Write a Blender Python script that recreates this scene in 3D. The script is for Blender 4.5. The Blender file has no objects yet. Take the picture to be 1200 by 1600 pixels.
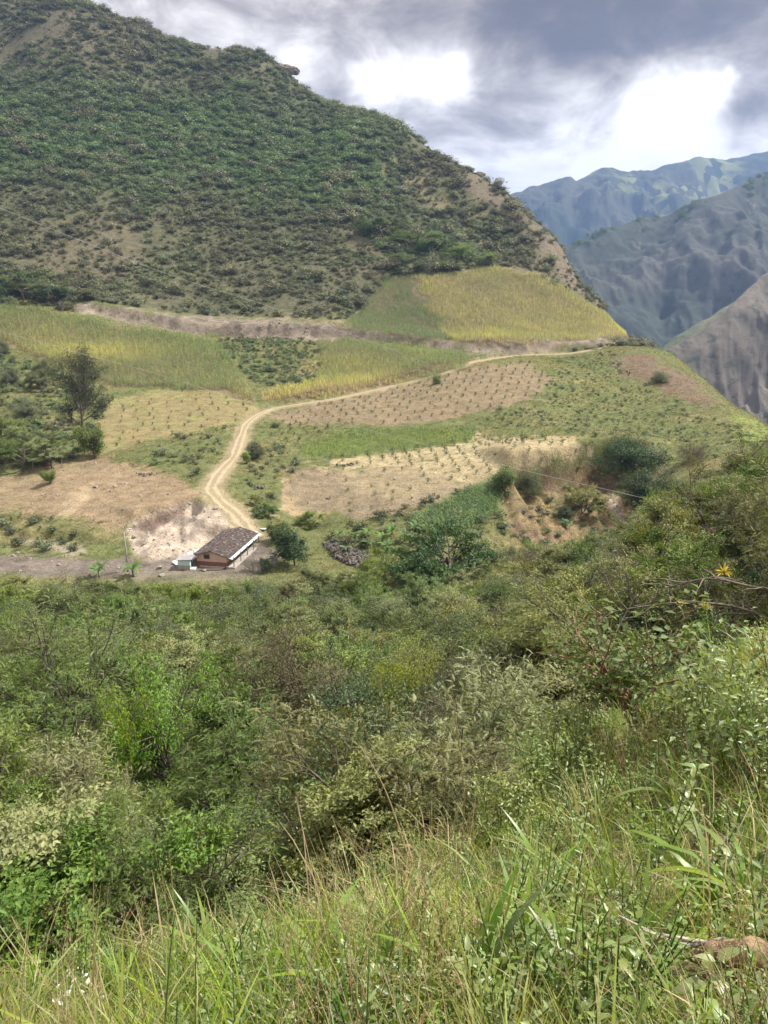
import bpy, math, random
import numpy as np
from math import radians, sin, cos, tan, pi, atan2

# ------------------------------------------------------------------ camera, sky, sun, exposure
SC = bpy.context.scene
COL = SC.collection
FPX = 1208.0                       # focal length in pixels of the 1200 x 1600 photograph
PITCH = radians(16.2)
cam_d = bpy.data.cameras.new('camera')
cam_d.sensor_fit = 'VERTICAL'; cam_d.sensor_height = 24.0; cam_d.lens = 24.0 * FPX / 1600.0
cam_d.clip_start = 0.05; cam_d.clip_end = 60000
cam = bpy.data.objects.new('camera', cam_d); COL.objects.link(cam)
cam.location = (0, 0, 0); cam.rotation_euler = (radians(90) - PITCH, 0, 0)
SC.camera = cam
SC.view_settings.view_transform = 'Standard'; SC.view_settings.look = 'None'
SC.view_settings.exposure = 0.75; SC.view_settings.gamma = 1.0
SC.view_settings.use_curve_mapping = False
SC.cycles.use_denoising = True
SC.cycles.use_adaptive_sampling = True; SC.cycles.adaptive_threshold = 0.025; SC.cycles.adaptive_min_samples = 16
SC.cycles.max_bounces = 4; SC.cycles.diffuse_bounces = 2; SC.cycles.transmission_bounces = 4
SC.cycles.volume_bounces = 0; SC.cycles.transparent_max_bounces = 8
SC.render.film_transparent = False

SUN_AZ = radians(72)               # to the right of the view axis (+Y)
SUN_EL = radians(54)
sun_dir = (sin(SUN_AZ) * cos(SUN_EL), cos(SUN_AZ) * cos(SUN_EL), sin(SUN_EL))
sl = bpy.data.lights.new('sun', 'SUN'); sl.energy = 5.0; sl.angle = radians(1.5); sl.color = (1.0, 0.95, 0.86)
so = bpy.data.objects.new('sun', sl); COL.objects.link(so)
so.rotation_euler = (radians(90) - SUN_EL, 0, pi - SUN_AZ)
so.location = (0, 0, 300)

world = bpy.data.worlds.new('World'); SC.world = world; world.use_nodes = True


def N(nt, typ, **kw):
    n = nt.nodes.new(typ)
    for k, v in kw.items():
        setattr(n, k, v)
    return n


def setin(nt, n, **kw):
    for k, v in kw.items():
        k = k.replace('_', ' ')
        s = n.inputs[k]
        if isinstance(v, bpy.types.NodeSocket):
            nt.links.new(v, s)
        else:
            s.default_value = v
    return n


def mth(nt, op, a, b=None, c=None, clamp=False):
    n = nt.nodes.new('ShaderNodeMath'); n.operation = op; n.use_clamp = clamp
    for i, x in enumerate((a, b, c)):
        if x is None: continue
        if isinstance(x, bpy.types.NodeSocket): nt.links.new(x, n.inputs[i])
        else: n.inputs[i].default_value = x
    return n.outputs[0]


def vmth(nt, op, a, b=None, out=0):
    n = nt.nodes.new('ShaderNodeVectorMath'); n.operation = op
    for i, x in enumerate((a, b)):
        if x is None: continue
        if isinstance(x, bpy.types.NodeSocket): nt.links.new(x, n.inputs[i])
        else: n.inputs[i].default_value = x
    return n.outputs[out]


def mixc(nt, fac, a, b, blend='MIX'):
    n = nt.nodes.new('ShaderNodeMix'); n.data_type = 'RGBA'; n.blend_type = blend
    for s, x in ((n.inputs[0], fac), (n.inputs[6], a), (n.inputs[7], b)):
        if isinstance(x, bpy.types.NodeSocket): nt.links.new(x, s)
        elif isinstance(x, (int, float)): s.default_value = x
        else: s.default_value = tuple(x) + ((1.0,) if len(x) == 3 else ())
    return n.outputs[2]


def sstep(nt, x, lo, hi, a=0.0, b=1.0):
    n = nt.nodes.new('ShaderNodeMapRange'); n.interpolation_type = 'SMOOTHSTEP'
    nt.links.new(x, n.inputs[0])
    for i, v in enumerate((lo, hi, a, b)): n.inputs[1 + i].default_value = v
    return n.outputs[0]


def noise(nt, vec, scale, detail=4.0, rough=0.5, dist=0.0, out=0):
    n = nt.nodes.new('ShaderNodeTexNoise')
    if vec is not None: nt.links.new(vec, n.inputs['Vector'])
    n.inputs['Scale'].default_value = scale; n.inputs['Detail'].default_value = detail
    n.inputs['Roughness'].default_value = rough; n.inputs['Distortion'].default_value = dist
    return n.outputs[out]


def pix_dir(u, v):
    d = np.array([(u - 600) / FPX,
                  cos(PITCH) - (v - 800) / FPX * sin(PITCH),
                  -sin(PITCH) - (v - 800) / FPX * cos(PITCH)])
    return d / np.linalg.norm(d)


def build_sky():
    nt = world.node_tree; nt.nodes.clear()
    out = N(nt, 'ShaderNodeOutputWorld'); bg = N(nt, 'ShaderNodeBackground')
    sky = N(nt, 'ShaderNodeTexSky'); sky.sky_type = 'NISHITA'; sky.sun_disc = False
    sky.sun_elevation = SUN_EL; sky.sun_rotation = SUN_AZ
    sky.altitude = 1800; sky.air_density = 1.2; sky.dust_density = 1.0
    skyc = vmth(nt, 'SCALE', sky.outputs[0]); skyc.node.inputs['Scale'].default_value = 0.10
    tc = N(nt, 'ShaderNodeTexCoord'); D = tc.outputs['Generated']
    sx = N(nt, 'ShaderNodeSeparateXYZ'); nt.links.new(D, sx.inputs[0])
    z = mth(nt, 'MAXIMUM', sx.outputs[2], 0.0)
    k = mth(nt, 'DIVIDE', 1.0, mth(nt, 'ADD', z, 0.16))
    cp = N(nt, 'ShaderNodeCombineXYZ')
    nt.links.new(mth(nt, 'MULTIPLY', sx.outputs[0], k), cp.inputs[0])
    nt.links.new(mth(nt, 'MULTIPLY', sx.outputs[1], k), cp.inputs[1])
    P = cp.outputs[0]
    P = vmth(nt, 'ADD', P, (3.7, 1.3, 0.0))
    warp = vmth(nt, 'SCALE', vmth(nt, 'SUBTRACT', noise(nt, P, 1.6, 2.0, out=1), (0.5, 0.5, 0.5)))
    warp.node.inputs['Scale'].default_value = 0.55
    Pw = vmth(nt, 'ADD', P, warp)
    big = noise(nt, Pw, 0.95, 5.0, 0.56)
    fine = noise(nt, vmth(nt, 'MULTIPLY', D, (1.0, 1.0, 1.9)), 7.5, 8.0, 0.62, 0.35)
    th = mth(nt, 'ADD', mth(nt, 'MULTIPLY', big, 0.70), mth(nt, 'MULTIPLY', fine, 0.95))   # mean ~0.82
    th = mth(nt, 'ADD', mth(nt, 'MULTIPLY', mth(nt, 'SUBTRACT', th, 0.82), 1.3), 0.385)
    # the cloud masses seen over the valley: (u, v, radius, weight)
    Dw = vmth(nt, 'ADD', D, (0, 0, 0))
    wn = vmth(nt, 'SCALE', vmth(nt, 'SUBTRACT', noise(nt, D, 7.0, 4.0, 0.6, out=1), (0.5, 0.5, 0.5)))
    wn.node.inputs['Scale'].default_value = 0.11
    Dw = vmth(nt, 'NORMALIZE', vmth(nt, 'ADD', D, wn))
    bumps = [(690, 10, .09, .10), (850, 40, .11, .30), (1000, -10, .12, .44), (1190, -40, .13, .44), (1100, 20, .05, .14),
             (745, 205, .07, .10), (690, 215, .06, .06), (850, 232, .05, .16), (930, 222, .035, .14), (640, 95, .05, .0), (560, 40, .08, .16), (400, 20, .08, .12), (250, 10, .06, .10), (730, 120, .06, -.16), (660, 140, .05, -.14), (330, 20, .10, .06), (520, 130, .05, .08),
             (1010, 208, .035, .14), (1172, 180, .03, .24), (900, 95, .05, .12),
             (985, 150, .10, -.30), (1120, 180, .10, -.30), (920, 265, .07, -.22), (590, 145, .030, -.34), (480, 95, .030, -.24), (860, 150, .05, -.16),
             (1040, 105, .06, -.14), (820, 285, .05, -.2), (690, 130, .025, -.25), (700, 262, .04, -.10), (440, 60, .05, -.08),
             (1118, 150, .010, -.26), (1137, 124, .006, -.24), (985, 148, .007, -.22), (915, 262, .012, -.28)]
    acc = th
    for (u, v, r, w) in bumps:
        d = pix_dir(u, v)
        k_ = 2.0 / (r * r)
        g = mth(nt, 'EXPONENT', mth(nt, 'MULTIPLY_ADD', vmth(nt, 'DOT_PRODUCT', Dw, tuple(d), out=1), k_, -k_))
        acc = mth(nt, 'MULTIPLY_ADD', g, w, acc)
    ramp = N(nt, 'ShaderNodeValToRGB'); nt.links.new(acc, ramp.inputs[0])
    cr = ramp.color_ramp; cr.interpolation = 'B_SPLINE'
    e = cr.elements
    e[0].position = 0.12; e[0].color = (1.02, 0.98, 0.94, 1)
    e[1].position = 1.0; e[1].color = (0.095, 0.08, 0.075, 1)
    for p_, c_ in ((0.30, (0.90, 0.86, 0.82)), (0.42, (0.66, 0.62, 0.59)), (0.54, (0.44, 0.40, 0.37)), (0.66, (0.32, 0.28, 0.252)), (0.80, (0.18, 0.153, 0.138))):
        q = e.new(p_); q.color = c_ + (1,)
    cover = sstep(nt, acc, -0.30, -0.16)
    col = mixc(nt, cover, skyc, ramp.outputs[0])
    nt.links.new(col, bg.inputs[0]); bg.inputs[1].default_value = 1.0
    nt.links.new(bg.outputs[0], out.inputs[0])


build_sky()
world.cycles.sampling_method = 'MANUAL'; world.cycles.sample_map_resolution = 256

rng = np.random.default_rng(11)
random.seed(5)

# ------------------------------------------------------------------ small maths
CP, SP = cos(PITCH), sin(PITCH)


def at(u, v, Y):
    d = pix_dir(u, v); return d * (Y / d[1])


def proj(x, y, z):
    dep = np.maximum(y * CP - z * SP, 0.05)
    return 600 + FPX * x / dep, 800 - FPX * (y * SP + z * CP) / dep


def _hash(xi, yi, s):
    h = (xi.astype(np.int64) * 374761393 + yi.astype(np.int64) * 668265263 + s * 974711) & 0xffffffff
    h = ((h ^ (h >> 13)) * 1274126177) & 0xffffffff
    h = (h ^ (h >> 16)) & 0xffffff
    return h / float(0xffffff)


def vnoise(x, y, s=0):
    x = np.asarray(x, float); y = np.asarray(y, float)
    xi = np.floor(x); yi = np.floor(y); fx = x - xi; fy = y - yi
    fx = fx * fx * fx * (fx * (fx * 6 - 15) + 10); fy = fy * fy * fy * (fy * (fy * 6 - 15) + 10)
    a = _hash(xi, yi, s); b = _hash(xi + 1, yi, s); c = _hash(xi, yi + 1, s); d = _hash(xi + 1, yi + 1, s)
    return (a * (1 - fx) + b * fx) * (1 - fy) + (c * (1 - fx) + d * fx) * fy - 0.5


def fbm(x, y, octv=4, s=0, gain=0.5):
    t = 0; a = 1.0; n = 0
    for i in range(octv):
        t = t + a * vnoise(x * 2 ** i + 17.3 * i, y * 2 ** i - 9.1 * i, s + i); n += a; a *= gain
    return t / n * 2          # about -1..1


def smooth(x, lo, hi):
    t = np.clip((x - lo) / (hi - lo), 0, 1); return t * t * (3 - 2 * t)


def poly_sd(u, v, poly):
    """signed distance in photo pixels, positive inside"""
    u = np.asarray(u, float); v = np.asarray(v, float)
    d2 = np.full(u.shape, 1e12); ins = np.zeros(u.shape, bool)
    n = len(poly)
    for i in range(n):
        x1, y1 = poly[i]; x2, y2 = poly[(i + 1) % n]
        ex, ey = x2 - x1, y2 - y1
        t = np.clip(((u - x1) * ex + (v - y1) * ey) / (ex * ex + ey * ey + 1e-9), 0, 1)
        d2 = np.minimum(d2, (u - x1 - t * ex) ** 2 + (v - y1 - t * ey) ** 2)
        c = ((y1 > v) != (y2 > v)) & (u < ex * (v - y1) / (ey if ey != 0 else 1e-9) + x1)
        ins ^= c
    return np.where(ins, 1, -1) * np.sqrt(d2)


def line_sd(x, y, pts):
    """signed distance to a ground polyline, positive on its left"""
    best = np.full(np.shape(x), 1e12); sg = np.zeros(np.shape(x)); par = np.zeros(np.shape(x))
    for i in range(len(pts) - 1):
        x1, y1 = pts[i][:2]; x2, y2 = pts[i + 1][:2]
        ex, ey = x2 - x1, y2 - y1
        t = np.clip(((x - x1) * ex + (y - y1) * ey) / (ex * ex + ey * ey + 1e-9), 0, 1)
        dx = x - x1 - t * ex; dy = y - y1 - t * ey
        d = dx * dx + dy * dy
        m = d < best
        best = np.where(m, d, best); sg = np.where(m, np.sign(ex * dy - ey * dx), sg)
        par = np.where(m, i + t, par)
    return sg * np.sqrt(best), par


# ------------------------------------------------------------------ terrain heightfield
OFF = 12.0
ctrl = []                                     # (X, Y, Z)


def cv(u, v, Y):
    ctrl.append(tuple(at(u, v, Y)))


def ch(u, Y, z):
    ctrl.append(((u - 600) / FPX * (Y * CP - z * SP), Y, z))


def plane(x, y): return -1.75 - 0.45 * y + 0.2 * x


for Y in (-8, -4, -1, 1.2, 3):
    for a in (-.9, -.45, 0, .45, .9):
        x = a * (Y + OFF) * (0.5 if Y > 0 else 1.0)
        ctrl.append((x, Y, plane(x, Y)))
for u, Y in ((600, 4.2), (760, 5.4), (900, 7.6), (1000, 8.6), (1100, 10), (1200, 12), (1350, 13)):
    z = plane((u - 600) / FPX * Y * 1.15, Y)
    ch(u, Y, z - (0.5 if u < 800 else 0.3))
for u, row in {-150: ((5, -5.3), (8, -8.6), (12, -11.2), (20, -15.4), (40, -24.4), (70, -36), (100, -44), (125, -48.2)),
               100: ((5, -5.3), (8, -8.6), (12, -11.2), (20, -15.2), (40, -24.0), (70, -35.5), (100, -44), (120, -47.8)),
               350: ((6, -5.9), (9, -8.7), (14, -12.0), (25, -17.4), (40, -24.0), (70, -35.5), (100, -44), (119, -47.8)),
               600: ((7, -6.0), (10, -8.8), (16, -12.8), (25, -17.2), (40, -23.8), (70, -35), (100, -43.5), (125, -47.6)),
               850: ((9.5, -6.4), (13, -9.4), (20, -13.0), (35, -19.2), (60, -28), (90, -36.5), (115, -44), (136, -50.5)),
               1000: ((11, -7.0), (20, -12.5), (60, -24), (100, -34), (135, -46)),
               1100: ((13, -7.4), (20, -11), (35, -14.8), (60, -20), (90, -26.5), (130, -34.5)),
               1300: ((16, -7.6), (30, -10.5), (60, -16), (100, -24), (150, -32)),
               1500: ((16, -5.0), (60, -10.5), (150, -34))}.items():
    for Y, z in row: ch(u, Y, z)
for p in ((0, 884, 128), (100, 886, 128), (200, 893, 127), (-150, 880, 130), (330, 889, 127), (420, 890, 127),
          (250, 806, 150), (120, 795, 155), (20, 820, 150), (390, 828, 142), (330, 760, 165), (230, 760, 167), (100, 740, 178),
          (0, 760, 172), (-150, 740, 180), (480, 812, 156), (560, 838, 143), (650, 852, 137), (700, 750, 172), (600, 740, 178), (480, 740, 178),
          (800, 738, 173), (900, 702, 190), (1000, 700, 190), (810, 838, 148), (900, 843, 150), (980, 828, 153), (1060, 735, 172),
          (480, 690, 208), (620, 690, 208), (760, 680, 212), (560, 640, 240), (430, 637, 244), (700, 620, 248), (850, 610, 255),
          (850, 580, 280), (1000, 630, 250), (1080, 680, 205), (380, 665, 220), (200, 640, 234), (60, 690, 202), (0, 640, 226), (-150, 640, 226),
          (200, 605, 258), (0, 560, 280), (-150, 540, 290), (350, 600, 262), (0, 478, 335), (-150, 470, 340), (150, 495, 330), (300, 528, 328),
          (530, 530, 330), (480, 600, 268), (400, 565, 298), (600, 610, 266), (740, 562, 300), (620, 560, 302),
          (990, 538, 380), (880, 551, 345), (840, 548, 335), (700, 540, 332), (1060, 560, 330), (1110, 600, 285), (1160, 640, 235),
          (600, 480, 378), (770, 420, 428), (900, 472, 415), (660, 440, 402),
          (530, 500, 352), (300, 490, 360), (100, 455, 366), (0, 440, 370), (-150, 440, 370), (0, 350, 440), (300, 400, 425), (500, 400, 428), (700, 400, 442),
          (0, 200, 580), (300, 250, 560), (500, 280, 540), (650, 320, 530), (780, 390, 470), (0, 80, 710), (300, 130, 680), (480, 200, 640),
          (-200, 300, 480), (-250, 100, 680)):
    cv(*p)
ridge = [(985, 527, 398), (940, 470, 432), (880, 385, 485), (835, 340, 525), (790, 305, 560), (720, 270, 600), (640, 228, 650), (560, 187, 690),
         (450, 118, 730), (380, 80, 752), (290, 68, 775), (200, 52, 790), (100, 18, 800), (0, -8, 810), (-200, -40, 830), (-400, -60, 840)]
for p in ridge: cv(*p)
for u, v, Y in ridge:
    q = at(u, v, Y); k = 1.13
    ctrl.append((q[0] * k, q[1] * k, q[2] - 0.10 * Y))
    ctrl.append((q[0] * 1.35, q[1] * 1.35, q[2] - 0.32 * Y))
for p in ((1130, 622, 262), (1200, 672, 205), (1290, 720, 180)): cv(*p)
for u, Y, z in ((1100, 420, -75), (1200, 320, -85), (1330, 240, -75), (1130, 320, -55), (1100, 700, -190), (950, 800, -130), (1300, 900, -330), (1500, 400, -170), (1500, 220, -90), (1060, 440, -62)):
    ch(u, Y, z)
ctrl = np.array(ctrl)
cA = ctrl[:, 0] / (ctrl[:, 1] + OFF); cB = np.log(ctrl[:, 1] + OFF); cV = ctrl[:, 2] / (ctrl[:, 1] + OFF)
ASC = 1.9


def _ker(r2): return 0.5 * r2 * np.log(r2 + 1e-12)


def tps_fit(a, b, v, lam):
    n = len(a); a = a * ASC
    K = _ker((a[:, None] - a[None]) ** 2 + (b[:, None] - b[None]) ** 2) + np.eye(n) * lam
    Pm = np.stack([np.ones(n), a, b], 1)
    M = np.zeros((n + 3, n + 3)); M[:n, :n] = K; M[:n, n:] = Pm; M[n:, :n] = Pm.T
    return np.linalg.solve(M, np.concatenate([v, np.zeros(3)]))


W_ = tps_fit(cA, cB, cV, 2e-4)


def tps(a, b):
    sh = a.shape; a = a.ravel() * ASC; b = b.ravel(); o = np.empty(a.size)
    for i in range(0, a.size, 20000):
        s = slice(i, i + 20000)
        K = _ker((a[s, None] - cA[None] * ASC) ** 2 + (b[s, None] - cB[None]) ** 2)
        o[s] = K @ W_[:-3] + W_[-3] + W_[-2] * a[s] + W_[-1] * b[s]
    return o.reshape(sh)


def seg(lo, hi, n, logsp=True):
    if logsp: return np.exp(np.linspace(math.log(lo + OFF), math.log(hi + OFF), n, endpoint=False)) - OFF
    return np.linspace(lo, hi, n, endpoint=False)


ROWS = np.concatenate([seg(-8, 18, 84), seg(18, 115, 60), seg(115, 430, 320), seg(430, 1080, 100), [1080.0]])
NA = 490; AMAX = 0.78
COLS = np.linspace(-AMAX, AMAX, NA)
GA, GY = np.meshgrid(COLS, ROWS)
GX = GA * (GY + OFF)
# the thin-plate surface is evaluated on a coarser lattice and interpolated up
_ca = np.linspace(-AMAX, AMAX, 136); _cb = np.linspace(math.log(4.0), math.log(1092.0), 260)
_A, _B = np.meshgrid(_ca, _cb); _T = tps(_A, _B)


def bil(T, fi, fj):
    i = np.clip(np.floor(fi).astype(int), 0, T.shape[0] - 2); j = np.clip(np.floor(fj).astype(int), 0, T.shape[1] - 2)
    di = np.clip(fi - i, 0, 1); dj = np.clip(fj - j, 0, 1)
    return (T[i, j] * (1 - dj) + T[i, j + 1] * dj) * (1 - di) + (T[i + 1, j] * (1 - dj) + T[i + 1, j + 1] * dj) * di


def base_h(x, y):
    a = x / (y + OFF); b = np.log(np.maximum(y + OFF, 4.0))
    return bil(_T, (b - _cb[0]) / (_cb[1] - _cb[0]), (a + AMAX) / (2 * AMAX) * 135) * (y + OFF)


GZ = base_h(GX, GY)
ROWIDX = np.arange(len(ROWS))


def hfun(x, y):
    x = np.asarray(x, float); y = np.asarray(y, float)
    fi = np.interp(y, ROWS, ROWIDX); fj = (x / (y + OFF) + AMAX) / (2 * AMAX) * (NA - 1)
    return bil(GZ, fi, fj)


_RY = np.exp(np.linspace(math.log(1.0), math.log(1000), 2500))


def ground(u, v):
    """the point of the ground that the photograph shows at pixel u, v"""
    d = pix_dir(u, v); x = d[0] / d[1] * _RY; z = d[2] / d[1] * _RY
    h = hfun(x, _RY); neg = np.nonzero(z < h)[0]
    if len(neg) == 0: return np.array([x[-1], _RY[-1], z[-1]])
    i = max(neg[0], 1); e0 = z[i - 1] - h[i - 1]; e1 = z[i] - h[i]; t = e0 / (e0 - e1 + 1e-9)
    Y = _RY[i - 1] + t * (_RY[i] - _RY[i - 1])
    return np.array([d[0] / d[1] * Y, Y, d[2] / d[1] * Y])


def gline(uv): return np.array([ground(u, v) for u, v in uv])


def catmull(P, n=8):
    P = np.asarray(P); Q = np.vstack([2 * P[0] - P[1], P, 2 * P[-1] - P[-2]]); o = []
    for i in range(1, len(Q) - 2):
        for t in np.linspace(0, 1, n, endpoint=False):
            a, b, c, d = Q[i - 1], Q[i], Q[i + 1], Q[i + 2]
            o.append(0.5 * (2 * b + (c - a) * t + (2 * a - 5 * b + 4 * c - d) * t * t + (3 * b - a - 3 * c + d) * t ** 3))
    o.append(P[-1]); return np.array(o)


# relief: hillside gullies, then small unevenness
GU, GV = proj(GX, GY, GZ)
far = smooth(GY, 360, 460)
GZ += far * (7.5 * fbm(GX / 85, GY / 190, 4, 3) + 1.8 * fbm(GX / 18, GY / 30, 3, 8))
GZ += smooth(GY, 130, 180) * (1 - far) * (0.9 * fbm(GX / 22, GY / 22, 4, 5))
GZ += smooth(GY, 4, 12) * (1 - smooth(GY, 115, 150)) * 0.5 * fbm(GX / 5, GY / 5, 3, 6)
GZ += (1 - smooth(GY, 8, 20)) * 0.06 * fbm(GX / .7, GY / .7, 3, 7)
# terrace cuts: bare banks along the upper road
for uv, hh, wd in (([(120, 478), (200, 492), (300, 512), (420, 515), (520, 520), (600, 530), (700, 542), (820, 543), (940, 530)], 4.2, 1.6),
                   ([(420, 632), (520, 612), (640, 590), (730, 568)], 1.8, 1.0),
                   ([(780, 735), (830, 733), (900, 722), (960, 712), (1040, 722)], 8.5, 1.8),
                   ([(205, 820), (235, 808), (270, 795), (300, 788), (330, 792)], 2.6, 1.3),
                   ([(20, 835), (70, 832), (125, 838), (150, 850)], 1.6, 1.2)):
    L = gline(uv); sd, par = line_sd(GX, GY, L)
    inr = smooth(par, 0.0, 0.5) * (1 - smooth(par, len(L) - 1.5, len(L) - 1.0))
    jit = 1.2 * fbm(GX / 6, GY / 6, 3, 31)
    GZ += inr * hh * (smooth(sd + jit, -wd, wd) - 0.5) * np.exp(-(sd / 14.0) ** 2)
# erosion runnels in the gully cliff and the house bank
GU, GV = proj(GX, GY, GZ)
cliff_poly = [(775, 745), (840, 735), (960, 715), (1050, 730), (1040, 800), (1000, 850), (800, 850)]
cm = smooth(poly_sd(GU, GV, cliff_poly), -8, 14) * smooth(GY, 135, 142) * (1 - smooth(GY, 200, 215))
GZ -= cm * 3.6 * np.abs(fbm(GX / 4.5, GY / 26, 3, 44))
bank_poly = [(200, 822), (235, 808), (300, 782), (340, 790), (385, 825), (330, 850), (300, 866), (240, 880), (205, 870)]
bm_ = smooth(poly_sd(GU, GV, bank_poly), -4, 8) * smooth(GY, 120, 125) * (1 - smooth(GY, 170, 175))
GZ += bm_ * (0.7 * fbm(GX / 3.0, GY / 3.0, 3, 47) - 0.6 * np.abs(fbm(GX / 1.6, GY / 9, 2, 48)))
# the level yard around the house
HOUSE = ground(331, 884)
HOUSE_Z = float(HOUSE[2]) - 0.1
HAX = np.array([2.3, 11.6]); HAX /= np.linalg.norm(HAX); HPX = np.array([HAX[1], -HAX[0]])
lx = (GX - HOUSE[0]) * HPX[0] + (GY - HOUSE[1]) * HPX[1]; ly = (GX - HOUSE[0]) * HAX[0] + (GY - HOUSE[1]) * HAX[1]
dd = np.maximum(np.maximum(-6.5 - lx, lx - 6.0), np.maximum(-5.5 - ly, ly - 13.5))
pad = 1 - smooth(dd, 0.0, 3.0)
GZ = GZ * (1 - pad) + pad * (HOUSE_Z + 0.08 * fbm(GX / 2, GY / 2, 2, 51))
# the farm road
road_uv = [(404, 842), (385, 822), (366, 800), (340, 778), (330, 762), (342, 740), (366, 712), (377, 682), (390, 658), (428, 638), (500, 627), (600, 607), (700, 580), (748, 563), (850, 553), (930, 544), (985, 534)]
road_c = catmull(gline(road_uv), 10)
road_c[:, 2] = hfun(road_c[:, 0], road_c[:, 1])
kz = np.convolve(np.pad(road_c[:, 2], 6, mode='edge'), np.ones(13) / 13, 'valid'); road_c[:, 2] = kz
road_w = np.interp(np.arange(len(road_c)), [0, 30, 60, 95, len(road_c)], [4.0, 4.2, 3.4, 2.6, 2.8]) * 0.5
sd, par = line_sd(GX, GY, road_c)
rz = np.interp(par, np.arange(len(road_c)), road_c[:, 2]); rw = np.interp(par, np.arange(len(road_c)), road_w)
rm = 1 - smooth(np.abs(sd), rw + 0.7, rw + 3.2)
GZ = GZ * (1 - rm) + (rz - 0.10) * rm
ROAD_SD = np.abs(sd) - rw
GU, GV = proj(GX, GY, GZ)

# ------------------------------------------------------------------ mesh helpers


def mesh_np(name, V, faces, attrs=None, smooth_sh=False, mat=None, mats=None, mat_idx=None):
    """faces: list of (M,k) int arrays"""
    me = bpy.data.meshes.new(name)
    V = np.ascontiguousarray(V, dtype=np.float32)
    faces = [np.asarray(f, dtype=np.int32) for f in faces if len(f)]
    me.vertices.add(len(V)); me.vertices.foreach_set('co', V.ravel())
    tot = np.concatenate([np.full(len(f), f.shape[1], np.int32) for f in faces])
    loops = np.concatenate([f.ravel() for f in faces])
    me.loops.add(len(loops)); me.loops.foreach_set('vertex_index', loops)
    me.polygons.add(len(tot))
    st = np.concatenate([[0], np.cumsum(tot)[:-1]]).astype(np.int32)
    me.polygons.foreach_set('loop_start', st); me.polygons.foreach_set('loop_total', tot)
    if smooth_sh: me.polygons.foreach_set('use_smooth', np.ones(len(tot), bool))
    if mat is not None: me.materials.append(mat)
    if mats:
        for m in mats: me.materials.append(m)
        me.polygons.foreach_set('material_index', np.asarray(mat_idx, np.int32))
    me.update(calc_edges=True)
    for k, (typ, arr) in (attrs or {}).items():
        at_ = me.attributes.new(k, typ, 'POINT')
        arr = np.ascontiguousarray(arr, dtype=np.int32 if typ == 'INT' else np.float32)
        at_.data.foreach_set({'FLOAT': 'value', 'INT': 'value', 'FLOAT_COLOR': 'color', 'FLOAT_VECTOR': 'vector'}[typ], arr.ravel())
    return me


def add(name, me, parent=None, loc=None, rot=None, scl=None, **props):
    o = bpy.data.objects.new(name, me); COL.objects.link(o)
    if parent is not None: o.parent = parent
    if loc is not None: o.location = tuple(float(c) for c in loc)
    if rot is not None: o.rotation_euler = tuple(float(c) for c in rot)
    if scl is not None: o.scale = (float(scl),) * 3 if np.isscalar(scl) else tuple(float(c) for c in scl)
    for k, v in props.items(): o[k] = v
    return o


class MB:
    """collects boxes, tubes and sheets into one mesh"""
    def __init__(s): s.V = []; s.F = []; s.n = 0

    def raw(s, V, F):
        V = np.asarray(V, float)
        s.V.append(V)
        for f in F: s.F.append([i + s.n for i in f])
        s.n += len(V); return s

    def box(s, c, size, rot=None):
        c = np.asarray(c, float); h = np.asarray(size, float) / 2
        v = np.array([[x, y, z] for x in (-1, 1) for y in (-1, 1) for z in (-1, 1)], float) * h
        if rot is not None:
            v = v @ np.asarray(rot).T
        return s.raw(v + c, [(0, 1, 3, 2), (4, 6, 7, 5), (0, 4, 5, 1), (2, 3, 7, 6), (0, 2, 6, 4), (1, 5, 7, 3)])

    def tube(s, pts, rad, k=6, cap=True):
        V, F = tube_np(np.asarray(pts, float), np.asarray(rad, float) if not np.isscalar(rad) else np.full(len(pts), rad), k)
        return s.raw(V, [tuple(f) for f in F] + ([tuple(range(k))[::-1], tuple(range(len(V) - k, len(V)))] if cap else []))

    def build(s, name, mat, smooth_sh=False):
        me = bpy.data.meshes.new(name)
        me.from_pydata([tuple(v) for v in np.concatenate(s.V)], [], s.F)
        me.materials.append(mat)
        if smooth_sh: me.polygons.foreach_set('use_smooth', [True] * len(me.polygons))
        me.update(); return me


def tube_np(P, R, k=5):
    n = len(P); T = np.gradient(P, axis=0); T /= np.linalg.norm(T, axis=1)[:, None] + 1e-9
    ref = np.array([0.31, 0.17, 0.93]) if abs(T[0, 2]) < 0.9 else np.array([0.95, 0.2, 0.1])
    A = np.cross(T, ref); A /= np.linalg.norm(A, axis=1)[:, None] + 1e-9; B = np.cross(T, A)
    an = np.linspace(0, 2 * pi, k, endpoint=False)
    V = P[:, None] + R[:, None, None] * (np.cos(an)[None, :, None] * A[:, None] + np.sin(an)[None, :, None] * B[:, None])
    i = np.arange(n - 1)[:, None] * k; j = np.arange(k)[None]; j2 = (j + 1) % k
    F = np.stack([i + j, i + j2, i + k + j2, i + k + j], -1).reshape(-1, 4)
    return V.reshape(-1, 3), F


# ------------------------------------------------------------------ materials
def new_mat(name):
    m = bpy.data.materials.new(name); m.use_nodes = True
    nt = m.node_tree; nt.nodes.clear()
    out = N(nt, 'ShaderNodeOutputMaterial'); return m, nt, out


def pbsdf(nt, col, rough=0.85, spec=0.3, normal=None, metal=0.0):
    b = N(nt, 'ShaderNodeBsdfPrincipled')
    if isinstance(col, bpy.types.NodeSocket): nt.links.new(col, b.inputs['Base Color'])
    else: b.inputs['Base Color'].default_value = tuple(col) + (1,)
    b.inputs['Roughness'].default_value = rough; b.inputs['Specular IOR Level'].default_value = spec
    b.inputs['Metallic'].default_value = metal
    if normal is not None: nt.links.new(normal, b.inputs['Normal'])
    return b


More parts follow.
